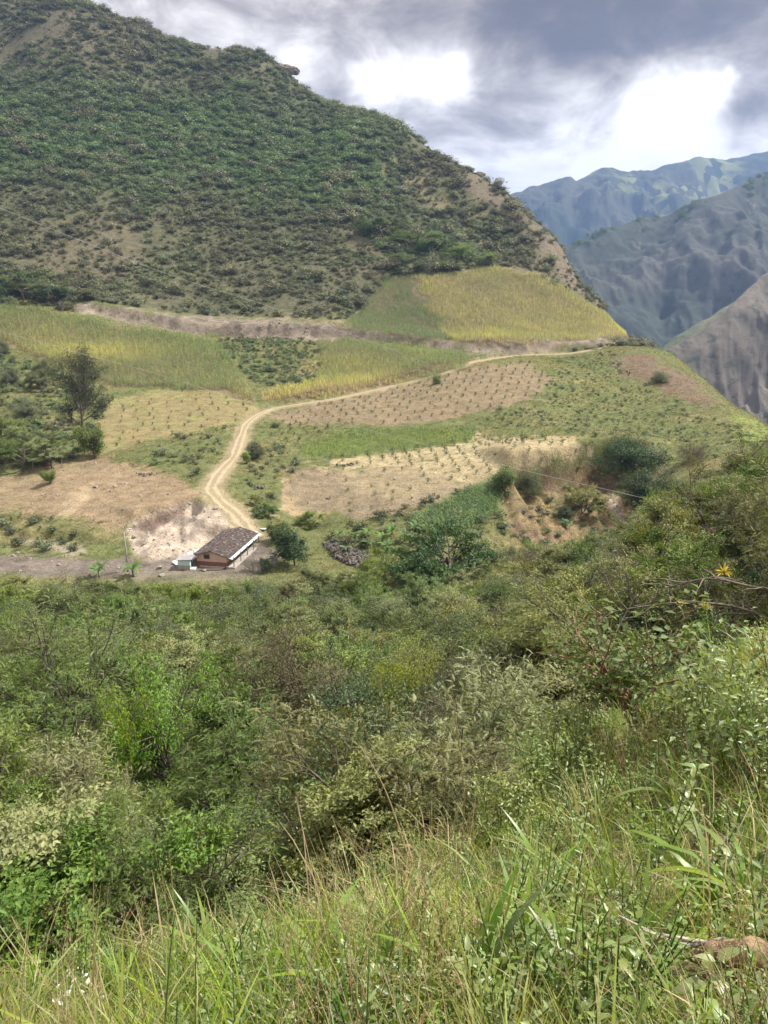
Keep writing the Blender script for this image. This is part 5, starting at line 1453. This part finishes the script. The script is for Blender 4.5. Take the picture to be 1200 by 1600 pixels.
tree_at('tall_feathery_tree', 'aca3', 1110, 735, 52, 'tall feathery tree rising at the right edge', wide=.6)
tree_at('tall_feathery_tree', 'aca1', 1030, 775, 48, 'feathery tree below the gully scar with visible boughs', wide=.6)
tree_at('tall_feathery_tree', 'aca2', 1180, 700, 60, 'tallest pale feathery tree on the right skyline of the wood', wide=.6)

# bromeliads perched on the boughs
def brom_mesh():
    LV = Leaves(); r = np.random.default_rng(9); n = 26
    a = r.uniform(0, 6.28, n); el = r.uniform(.2, 1.4, n); D = np.stack([np.cos(a) * np.cos(el), np.sin(a) * np.cos(el), np.sin(el)], 1)
    LV.put(lance(.08, .3), np.zeros((n, 3)), D, np.tile([[0, 0, 1.]], (n, 1)) + rdirs(n, r) * .1, r.uniform(.22, .34, n), r.uniform(size=n)); return LV.mesh('bromeliad', M['bract'])


bme = brom_mesh()
for u_, v_, Y_, s, lab in ((1130, 896, 21.5, 1.3, 'large yellow bromeliad on a bough of the right umbrella tree'), (1100, 950, 21.6, .9, 'small yellow bromeliad on a lower bough'), (1066, 945, 21.9, .8, 'smallest yellow bromeliad among the dark boughs')):
    add('bromeliad', bme, None, at(u_, v_, Y_), (0, 0, u_), s, label=lab, category='bromeliad')
for k_, (pa, lab) in enumerate((([(1230, 990, 21.5), (1190, 962, 21.6), (1130, 945, 21.8), (1060, 942, 22.2), (990, 950, 22.6), (930, 962, 23.0)], 'long pale dead bough reaching left under the umbrella trees'),
                                ([(1230, 925, 21), (1180, 918, 21.2), (1120, 905, 21.6), (1080, 908, 22), (1020, 925, 22.4)], 'dark bough carrying the large bromeliad'))):
    P = catmull(np.array([at(*q) for q in pa]), 6); Wd = Wood(); Wd.tube(P, np.linspace(.06, .015, len(P)), 6)
    r = np.random.default_rng(40 + k_)
    for i in range(3, len(P) - 1, 2):
        d = unit(P[i + 1] - P[i] + r.normal(size=3) * .18); q = P[i]; pp = [q]
        for _ in range(4): d = unit(d + r.normal(size=3) * .25); q = q + d * .32; pp.append(q)
        Wd.tube(pp, np.linspace(.028, .008, 5), 4)
    add('dead_bough', Wd.mesh('dead_bough', M['twig']), None, label=lab, category='branch')
#PART4
# ------------------------------------------------------------------ foreground: grasses and weeds
def grass_mesh(seed, mat, nb, h, sp, w, bendr, lean=.2, seg=5):
    r = np.random.default_rng(seed); LV = Leaves()
    for i in range(nb):
        a = r.uniform(0, 6.28); b = a + r.normal() * .6; rr = sp * math.sqrt(r.uniform())
        V0, F0 = blade(seg, w * r.uniform(.6, 1.3), r.uniform(*bendr)); ln = abs(r.normal()) * lean
        LV.put((V0[:, [2, 1, 0]] * np.array([1, 1, -1]), F0), np.array([[cos(a) * rr, sin(a) * rr, -.02]]), np.array([[cos(b) * ln, sin(b) * ln, 1.]]),
               np.array([[-cos(b), -sin(b), ln]]), np.array([h * r.uniform(.45, 1.2)]), np.array([r.uniform()]))
    return LV.mesh('grass', mat)


def panicle_mesh(seed, mat, h, nst):
    """fine seeding grass: hair thin stalks with drooping side branches"""
    r = np.random.default_rng(seed); LV = Leaves(); W = Wood()
    for k in range(nst):
        a = r.uniform(0, 6.28); ln = abs(r.normal()) * .22; P = []; hh = h * r.uniform(.7, 1.15)
        for t in np.linspace(0, 1, 6): P.append([cos(a) * (ln * t * hh + .15 * t ** 3 * hh) + .03 * cos(k), sin(a) * (ln * t * hh + .15 * t ** 3 * hh) + .03 * sin(k), hh * t * (1 - .12 * t * ln)])
        P = np.array(P); W.tube(P, np.linspace(.0022, .0010, 6), 3)
        n = 20; t = r.uniform(.62, 1, n); q = np.stack([np.interp(t, np.linspace(0, 1, 6), P[:, j]) for j in range(3)], 1)
        d = unit(rdirs(n, r) * np.array([1, 1, .5]) + np.array([0, 0, .35])); ll = r.uniform(.03, .10, n) * (1.1 - t * .6)
        LV.put((np.array([[0, -.012, 0], [0, .012, 0], [1, 0, -.15]]), np.array([[0, 1, 2]])), q, d, rdirs(n, r), ll, r.uniform(size=n))
        LV.put(lens(.3, .05, 0), q + d * ll[:, None] * .95, d, rdirs(n, r), .008, r.uniform(size=n) * .4)
    V = np.concatenate(LV.V + W.V); lv = np.concatenate(LV.lv + [np.full(W.n, .5)])
    return mesh_np('panicle', V, LV.F + [f + LV.n for f in W.F], {'lv': ('FLOAT', lv)}, False, mat)


def weed_mesh(seed, mat, h, npair, ls, T, nstem=1):
    r = np.random.default_rng(seed); LV = Leaves(); W = Wood()
    for s_ in range(nstem):
        a0 = r.uniform(0, 6.28); ln = r.uniform(.05, .5) if nstem > 1 else r.uniform(0, .2); hh = h * r.uniform(.65, 1.1)
        P = np.array([[cos(a0) * ln * t * hh, sin(a0) * ln * t * hh, hh * t] for t in np.linspace(0, 1, 5)]); W.tube(P, np.linspace(.005, .002, 5), 4)
        for i in range(npair):
            t = .15 + .85 * (i + .5) / npair; q = np.array([np.interp(t, np.linspace(0, 1, 5), P[:, j]) for j in range(3)]); a = i * 1.57 + a0
            for s2 in (0, pi):
                d = np.array([[cos(a + s2), sin(a + s2), .45 + .5 * t]]); LV.put(T, q[None], d + r.normal(size=(1, 3)) * .15, np.array([[-cos(a + s2) * .5, -sin(a + s2) * .5, 1.]]) + r.normal(size=(1, 3)) * .25, np.array([ls * (1.15 - .6 * t) * r.uniform(.75, 1.2)]), np.array([np.clip(.2 + .7 * t + r.normal() * .15, 0, 1)]))
    V = np.concatenate(LV.V + W.V); lv = np.concatenate(LV.lv + [np.full(W.n, .2)])
    return mesh_np('weed', V, LV.F + [f + LV.n for f in W.F], {'lv': ('FLOAT', lv)}, False, mat)


gr_c = variants('blade_kind', [grass_mesh(700 + i, M['grass'], 24, .30, .10, .012, (.3, 1.4), .3, 4) for i in range(5)] + [grass_mesh(710 + i, M['grass'], 13, .52, .06, .011, (.15, .9), .16, 5) for i in range(4)] + [grass_mesh(715 + i, M['grass'], 34, .15, .12, .018, (.4, 1.8), .5, 3) for i in range(3)])
st_c = variants('straw_kind', [grass_mesh(720 + i, M['strawlow'], 20, .30, .12, .007, (.5, 2.0), .6, 3) for i in range(4)] + [grass_mesh(726 + i, M['strawlow'], 12, .45, .08, .005, (.1, .8), .25, 3) for i in range(2)])
pa_c = variants('panicle_kind', [panicle_mesh(730 + i, M['strawlow'], .55, 4) for i in range(5)])
we_c = variants('weed_kind', [weed_mesh(740 + i, M['weedlow'], .34, 7, .058, lens(.2, .05, .3), 2) for i in range(3)] + [weed_mesh(745 + i, M['weedlow'], .22, 5, .052, lens(.32, .06, .2), 3) for i in range(3)] + [weed_mesh(750 + i, M['weedlow'], .44, 9, .042, lens(.3, .06, .2), 3) for i in range(3)])
gedge = lambda u: np.interp(u, [-300, 0, 350, 600, 760, 900, 1000, 1100, 1200, 1500], [3.5, 3.7, 4.6, 5.4, 7.2, 11, 15, 18, 20, 24])


def fore(n, extra=0.0):
    y = np.exp(rng.uniform(math.log(1.0), math.log(24), n)); x = rng.uniform(-.66, .66, n) * (y + 1.2)
    z = hfun(x, y); u, v = proj(x, y, z); k = (y < gedge(u) + extra) & ~((poly_sd(u, v, [(1030, 1490), (1260, 1490), (1260, 1640), (1040, 1640)]) > 0) & (rng.uniform(size=n) < .8)); return x[k], y[k], z[k], u[k], v[k]


x, y, z, u, v = fore(6200); n = len(x); pn = fbm(x / 1.1, y / 1.1, 3, 120); p2 = fbm(x / .5, y / .5, 2, 121)
tall = (rng.uniform(size=n) < .22 + .28 * smooth(-u, -620, -200)); short = (~tall) & (rng.uniform(size=n) < .3)
ix = np.where(tall, rng.integers(5, 9, n), np.where(short, rng.integers(9, 12, n), rng.integers(0, 5, n)))
bake('grass', gr_c, cols(x, y, z), rots(n, .16), rng.uniform(.48, .98, n) * (1 + .25 * pn) * (1 + .7 * smooth(y, 5, 11)), ix, np.clip(-.12 + .65 * pn + .4 * p2 + .12 * smooth(u, 500, 800), 0, .85), 'tall green and yellow grass covering the foreground slope', 'grass')
x, y, z, u, v = fore(3000); pn = fbm(x / .9, y / .9, 3, 123); k = rng.uniform(size=len(x)) < .25 + .5 * smooth(pn, -.1, .4) + .2 * smooth(u, 500, 700); x, y, z = x[k], y[k], z[k]; n = len(x)
bake('dry_grass', st_c, cols(x, y, z), rots(n, .25), rng.uniform(.6, 1.2, n), rng.integers(0, 6, n), np.zeros(n), 'withered straw among the foreground grass', 'grass')
x, y, z, u, v = fore(1500, 1.0); pn = fbm(x / 1.4, y / 1.4, 3, 125); k = rng.uniform(size=len(x)) < .15 + .6 * smooth(pn, .0, .5); x, y, z = x[k], y[k], z[k]; n = len(x)
bake('seeding_grass', pa_c, cols(x, y, z), rots(n, .12), rng.uniform(.7, 1.3, n), rng.integers(0, 5, n), np.full(n, .3), 'fine seeding grass heads in the foreground', 'grass')
x, y, z, u, v = fore(5000, 1.0); pn = fbm(x / 1.2, y / 1.2, 3, 127); k = rng.uniform(size=len(x)) < (.15 + .8 * smooth(pn, -.1, .4)) * (.35 + .65 * smooth(u, 450, 750)); x, y, z = x[k], y[k], z[k]; n = len(x)
bake('weeds', we_c, cols(x, y, z), rots(n, .15), rng.uniform(.6, 1.35, n) * (1 + .3 * smooth(y, 4, 9)), rng.integers(0, 9, n), np.zeros(n), 'small leafy weeds growing through the foreground grass', 'weeds')
# dry stalks along the break of slope
x, y, z, u, v = fore(3000, 2.2); k = (y > gedge(u) - 1.6) & (rng.uniform(size=len(x)) < .5 * np.exp(-((u - 680) / 130) ** 2) + .10); x, y, z = x[k], y[k], z[k]; n = len(x)
bake('dry_stalks', st_c, cols(x, y, z), rots(n, .2), rng.uniform(1.1, 1.9, n), rng.integers(0, 6, n), np.zeros(n), 'brown dry stalks along the break of the slope', 'grass')

# leafy plants one can pick out, leaf by leaf
def leaf_single(T, mat, nm):
    LV = Leaves(); LV.put(T, np.zeros((1, 3)), np.array([[1., 0, 0]]), np.array([[0, 0, 1.]]), 1.0, .6)
    return LV.mesh(nm, mat)


broad = [leaf_single(lance(.17, .25), M['weed'], 'leaf'), leaf_single(lance(.22, .4), M['weed'], 'leaf'), leaf_single(lance(.14, .15), M['shrub'], 'leaf')]


def leafy(loc, h, npair, ls, label, group=None, kind=0, name='leafy_weed'):
    o = add(name, None, None, loc, (0, 0, rng.uniform(0, 6.28)), 1.0, label=label, category='weed')
    if group: o['group'] = group
    bx, by = rng.normal() * .1 * h, rng.normal() * .1 * h
    add('stem', MB().tube([(0, 0, -.05), (bx * .4, by * .4, h * .5), (bx, by, h)], [.006, .005, .003], 5).build('stem', M['stem']), o)
    for i in range(npair):
        t = .3 + .7 * (i + .6) / npair
        for s2 in (0, pi):
            add('leaf', broad[kind % 3], o, (bx * t * t, by * t * t, h * t), (rng.normal() * .25, rng.uniform(-.75, -.1) + (.3 if t < .6 else 0), i * 1.45 + s2 + rng.normal() * .2), ls * rng.uniform(.75, 1.2) * (1.15 - .45 * t))
    return o


for u_, v_, h, np_, ls, kd, lab in ((1340 / 2 + 60, 1590, .34, 4, .10, 0, 'pale leaved weed at the bottom edge right of centre'), (960, 1590, .36, 4, .11, 1, 'broad leaved weed at the bottom edge with upright stems'), (985, 1570, .30, 4, .095, 0, 'slim weed with paired leaves near the dead log'),
                                    (1090, 1595, .30, 4, .12, 1, 'broad leaved weed in front of the dead log'), (560, 1585, .22, 4, .14, 1, 'low weed with wide grey green leaves at the bottom centre'), (700, 1480, .35, 5, .08, 0, 'weed with narrow leaves amid the grass centre'),
                                    (815, 1420, .38, 5, .085, 2, 'glossy leaved weed in the middle of the slope'), (1060, 1330, .55, 6, .11, 1, 'taller weed with big drooping leaves under the leafy shrubs'), (640, 1400, .36, 5, .08, 0, 'light green weed left of the slope middle'),
                                    (1175, 1500, .40, 5, .11, 2, 'dark leaved weed beside the dead log at the right edge'), (60, 1560, .30, 5, .09, 1, 'leafy weed at the bottom left corner'), (905, 1340, .45, 6, .09, 0, 'upright weed right of the slope middle')):
    leafy(ground(u_, v_), h, np_, ls, lab, None, kd)
# clumps of broad bladed grass
BL = []
for i in range(4):
    V0, F0 = blade(7, .030, .5 + .35 * i); LV = Leaves(); V1 = V0.copy(); V1[:, 0] += .012 * (np.abs(V0[:, 1]) > 0)
    LV.put((V1[:, [2, 1, 0]] * np.array([1, 1, -1]), F0), np.zeros((1, 3)), np.array([[0, 0, 1.]]), np.array([[-1., 0, 0]]), 1.0, .35 + .15 * i)
    BL.append(LV.mesh('blade', M['broadgrass']))
for u_, v_, h, lab in ((500, 1530, .50, 'broad bladed grass clump left of the orange flower'), (545, 1560, .42, 'low broad grass clump below the orange flower'), (735, 1560, .55, 'tall broad grass clump at the bottom right of centre'), (820, 1500, .40, 'arching grass clump amid the weeds'), (1125, 1440, .55, 'bright broad grass clump above the dead log'), (1170, 1420, .5, 'broad grass clump at the right edge'),
                       (400, 1560, .45, 'broad grass clump between the dark stalks and centre'), (610, 1480, .42, 'broad grass clump right of the orange flower'), (905, 1560, .42, 'arching grass clump at the bottom beside leafy weeds'), (1000, 1480, .45, 'grass clump with folded blades left of the log'), (330, 1500, .5, 'upright grass clump by the dark stalks'), (1060, 1260, .5, 'tall grass clump beneath the leafy shrubs'), (200, 1570, .45, 'broad grass clump right of the white flowers'), (860, 1390, .45, 'broad grass clump on the middle slope')):
    g = ground(u_, v_); o = add('grass_clump', None, None, g, (0, 0, rng.uniform(0, 6.28)), 1.0, label=lab, category='grass clump')
    for k_ in range(11):
        a_ = rng.uniform(0, 6.28)
        add('blade', BL[rng.integers(0, 4)], o, (cos(a_) * .03, sin(a_) * .03, -.02), (0, rng.uniform(.05, .45), a_), h * rng.uniform(.7, 1.25))
# shrubs on the right of the slope
SHB = dict(levels=3, n=[4, 4, 4], ang=[38, 42, 45], ratio=[.8, .6, .5], up=[.1, .08, .04, 0], wig=.16, t0=[.45, .35, .3], L=.75, R=.028, lean=.25, stems=2, thick=.9)
M['redbark'] = mat_plain('red_brown_bark', (0.22, 0.13, 0.085), 0.8, 0.35, 14.0)
A['shr0'] = tree_asset('glossy_shrub', 800, SHB, lens(.28, .08, .2), 900, .072, M['shrub'], M['redbark'], .045, .15, .8)
HER = dict(levels=2, n=[5, 4], ang=[32, 35], ratio=[.55, .5], up=[.12, .1, .1], wig=.08, t0=[.3, .3], L=.75, R=.012, lean=.35, stems=6, thick=.9)
for i in range(3): A['her%d' % i] = tree_asset('leafy_shrub', 810 + i, HER, lens(.24, .06, .25), 1100, .055, M['weed'], M['stem'], .05, .1, .7)
tree_at('glossy_shrub', 'shr0', 1015, 955, 0, 'open shrub with glossy leaves and red brown stem before the dark boughs', 'shrub', vbase=1155, wide=1.15)
for i, (u_, vt, vb, lab) in enumerate(((905, 1100, 1200, 'pale leafy shrub left of the glossy shrub'), (880, 1130, 1240, 'low leafy shrub at the break of slope'), (1075, 1050, 1175, 'leafy shrub just right of the glossy shrub'), (1130, 1040, 1180, 'pale flowering shrub near the right edge'),
                                       (1185, 1030, 1190, 'leafy shrub cut by the right edge'), (1230, 1010, 1200, 'half hidden shrub beyond the right edge'), (800, 1200, 1290, 'small shrub amid dry stalks at the slope edge'))):
    tree_at('leafy_shrub', 'her%d' % (i % 3), u_, vt, 0, lab, 'shrub', vbase=vb, crown='crown', trunk='stem', wide=.9)
# cream flower heads on the shrubs
fl = Leaves(); r = np.random.default_rng(3); n = 90; q = rdirs(n, r) * np.array([1, 1, .45]) * .07
fl.put(lens(.4, .1, .1), q, unit(q + np.array([0, 0, .05])), rdirs(n, r), .02, r.uniform(size=n)); M['cream'] = mat_leaf('cream_flower', (.45, .44, .26), (.66, .64, .42), .25)
flm = fl.mesh('flower_head', M['cream'])
for k_, (u_, v_, Y_) in enumerate(((1105, 1040, 8.5), (1055, 1075, 8.2), (1165, 1070, 8.3), (1130, 1095, 8.0), (1180, 1045, 9.0), (1085, 1110, 7.6), (970, 1265, 5.2), (955, 1250, 5.3), (985, 1290, 5.0))):
    add('flower_head', flm, None, at(u_, v_, Y_), (rng.normal() * .3, rng.normal() * .3, rng.uniform(0, 6)), rng.uniform(.8, 1.3),
        label='cream flower head on the shrubs at the right' if k_ < 6 else 'cream seed head in the tall grass below the shrubs', category='flower', group='flower heads at the right' if k_ < 6 else 'seed heads in the grass')
# white petals and an orange flower low in the grass
wf = Leaves(); n = 16; q = r.normal(size=(n, 3)) * np.array([.04, .04, .025]); wf.put(lens(.35, .08, .1), q, rdirs(n, r), rdirs(n, r) + np.array([0, 0, .6]), r.uniform(.02, .045, n), r.uniform(size=n)); wfm = wf.mesh('white_flower', M['petal'])
for u_, v_, lab in ((118, 1520, 'cluster of white petals in the grass at lower left'), (150, 1500, 'upper white flower cluster in the grass at lower left'), (100, 1560, 'lowest white flower cluster near the bottom left'), (135, 1540, 'white flower cluster between two others at lower left')):
    g = ground(u_, v_); add('white_flower', wfm, None, g * np.array([.82, .82, .82]), (0, 0, u_), 1.0, label=lab, category='flower', group='white flowers at lower left')
of = Leaves(); n = 9; a_ = np.linspace(0, 6.28, n, endpoint=False); of.put(lens(.35, .05, .05), np.zeros((n, 3)), np.stack([np.cos(a_), np.sin(a_), .3 + 0 * a_], 1), np.tile([[0, 0, 1.]], (n, 1)), .018, r.uniform(size=n))
add('orange_flower', of.mesh('orange_flower', M['orange']), None, ground(548, 1498) * .86, (-.7, 0, 0), 1.0, label='single small orange flower in the grass', category='flower')
# tall single stalks
for pa, r_, mt_, lab in (([(726, 1245, 4.6), (718, 1170, 4.6), (708, 1090, 4.6), (704, 1000, 4.55)], .0045, 'straw', 'long pale grass stalk standing before the rusty bush'), ([(640, 1345, 3.9), (612, 1260, 3.9), (590, 1210, 3.9), (562, 1165, 3.9)], .0045, 'straw', 'pale stalk leaning left over the dark bush'),
                         ([(258, 1600, 2.1), (262, 1540, 2.1), (268, 1470, 2.1), (274, 1425, 2.08)], .0045, 'stem', 'dark upright stalk in the left grass'), ([(32, 1600, 2.0), (36, 1530, 2.0), (46, 1450, 2.0), (60, 1380, 1.95)], .003, 'straw', 'thin stalk at the lower left edge'),
                         ([(146, 1480, 3.0), (146, 1400, 3.0), (147, 1330, 3.0)], .003, 'straw', 'upright hair thin stalk on the left'), ([(305, 1590, 2.2), (306, 1500, 2.2), (308, 1430, 2.15)], .003, 'stem', 'second dark stalk right of the upright one')):
    P = catmull(np.array([at(*q) for q in pa]), 5); P = np.vstack([[P[0][0], P[0][1], min(P[0][2] - .05, float(hfun(P[0][0], P[0][1])) - .02)], P])
    W = Wood(); W.tube(P, np.linspace(r_, r_ * .4, len(P)), 5)
    me = W.mesh('grass_stalk', M[mt_])
    if mt_ == 'straw':
        a_ = me.attributes.new('lv', 'FLOAT', 'POINT'); a_.data.foreach_set('value', np.full(len(me.vertices), .7, np.float32))
    add('grass_stalk', me, None, label=lab, category='grass stalk', group='tall single stalks')
# the dead log at the lower right
g0 = ground(1075, 1525); g1 = ground(1250, 1545)
r = np.random.default_rng(21); Wd = Wood(); P = catmull(np.array([g0 + [0, 0, .09], g0 * .6 + g1 * .4 + [0, 0, .13], g0 * .3 + g1 * .7 + [0, 0, .12], g1 + [.15, 0, .12]]), 6)
Wd.tube(P, np.interp(np.linspace(0, 1, len(P)), [0, .15, .5, 1], [.014, .045, .062, .066]) * (1 + .12 * r.normal(size=len(P))), 10)
log = add('dead_log', None, None, (0, 0, 0), label='weathered dead log lying in the grass at lower right', category='log')
M['log'] = mat_plain('weathered_wood', (0.26, 0.17, 0.11), 0.85, 0.5, 18.0, bmp=.01)
add('trunk', Wd.mesh('log', M['log']), log)
for k_ in range(3):
    q0 = g0 + [rng.normal() * .05, .02, .10 + .03 * k_]; d_ = unit(np.array([-.9, rng.normal() * .3, .15 + rng.normal() * .15])); Wd = Wood(); Wd.tube([q0 + [.15, 0, 0], q0 + d_ * .12, q0 + d_ * .28 + [0, 0, .02]], [.010, .007, .003], 5)
    add('branch_stub', Wd.mesh('branch_stub', M['palebark']), log)
#{k: (round(a['H'], 2), round(a['W'], 2)) for k, a in A.items()})

# small sets of look-alikes are told apart by their order across the view
bpy.context.view_layer.update()
sets = {}
for o in COL.objects:
    if o.parent is None and o.get('group') and o.get('label'): sets.setdefault(o['label'], []).append(o)
ORD = ['leftmost', 'second', 'third', 'fourth', 'fifth', 'sixth']
for lab, obs in sets.items():
    if 2 <= len(obs) <= 6:
        pos = []
        for o in obs:
            if o.type == 'MESH' and o.location.length < 1e-6: c_ = np.mean([tuple(v.co) for v in o.data.vertices], axis=0)
            else: c_ = np.array(o.location)
            pos.append(float(proj(c_[0], c_[1], c_[2])[0]))
        for k_, i_ in enumerate(np.argsort(pos)):
            o = obs[i_]
            o['label'] = lab + (', leftmost of them' if k_ == 0 else ', rightmost of them' if k_ == len(obs) - 1 else ', %s from the left' % ORD[k_])
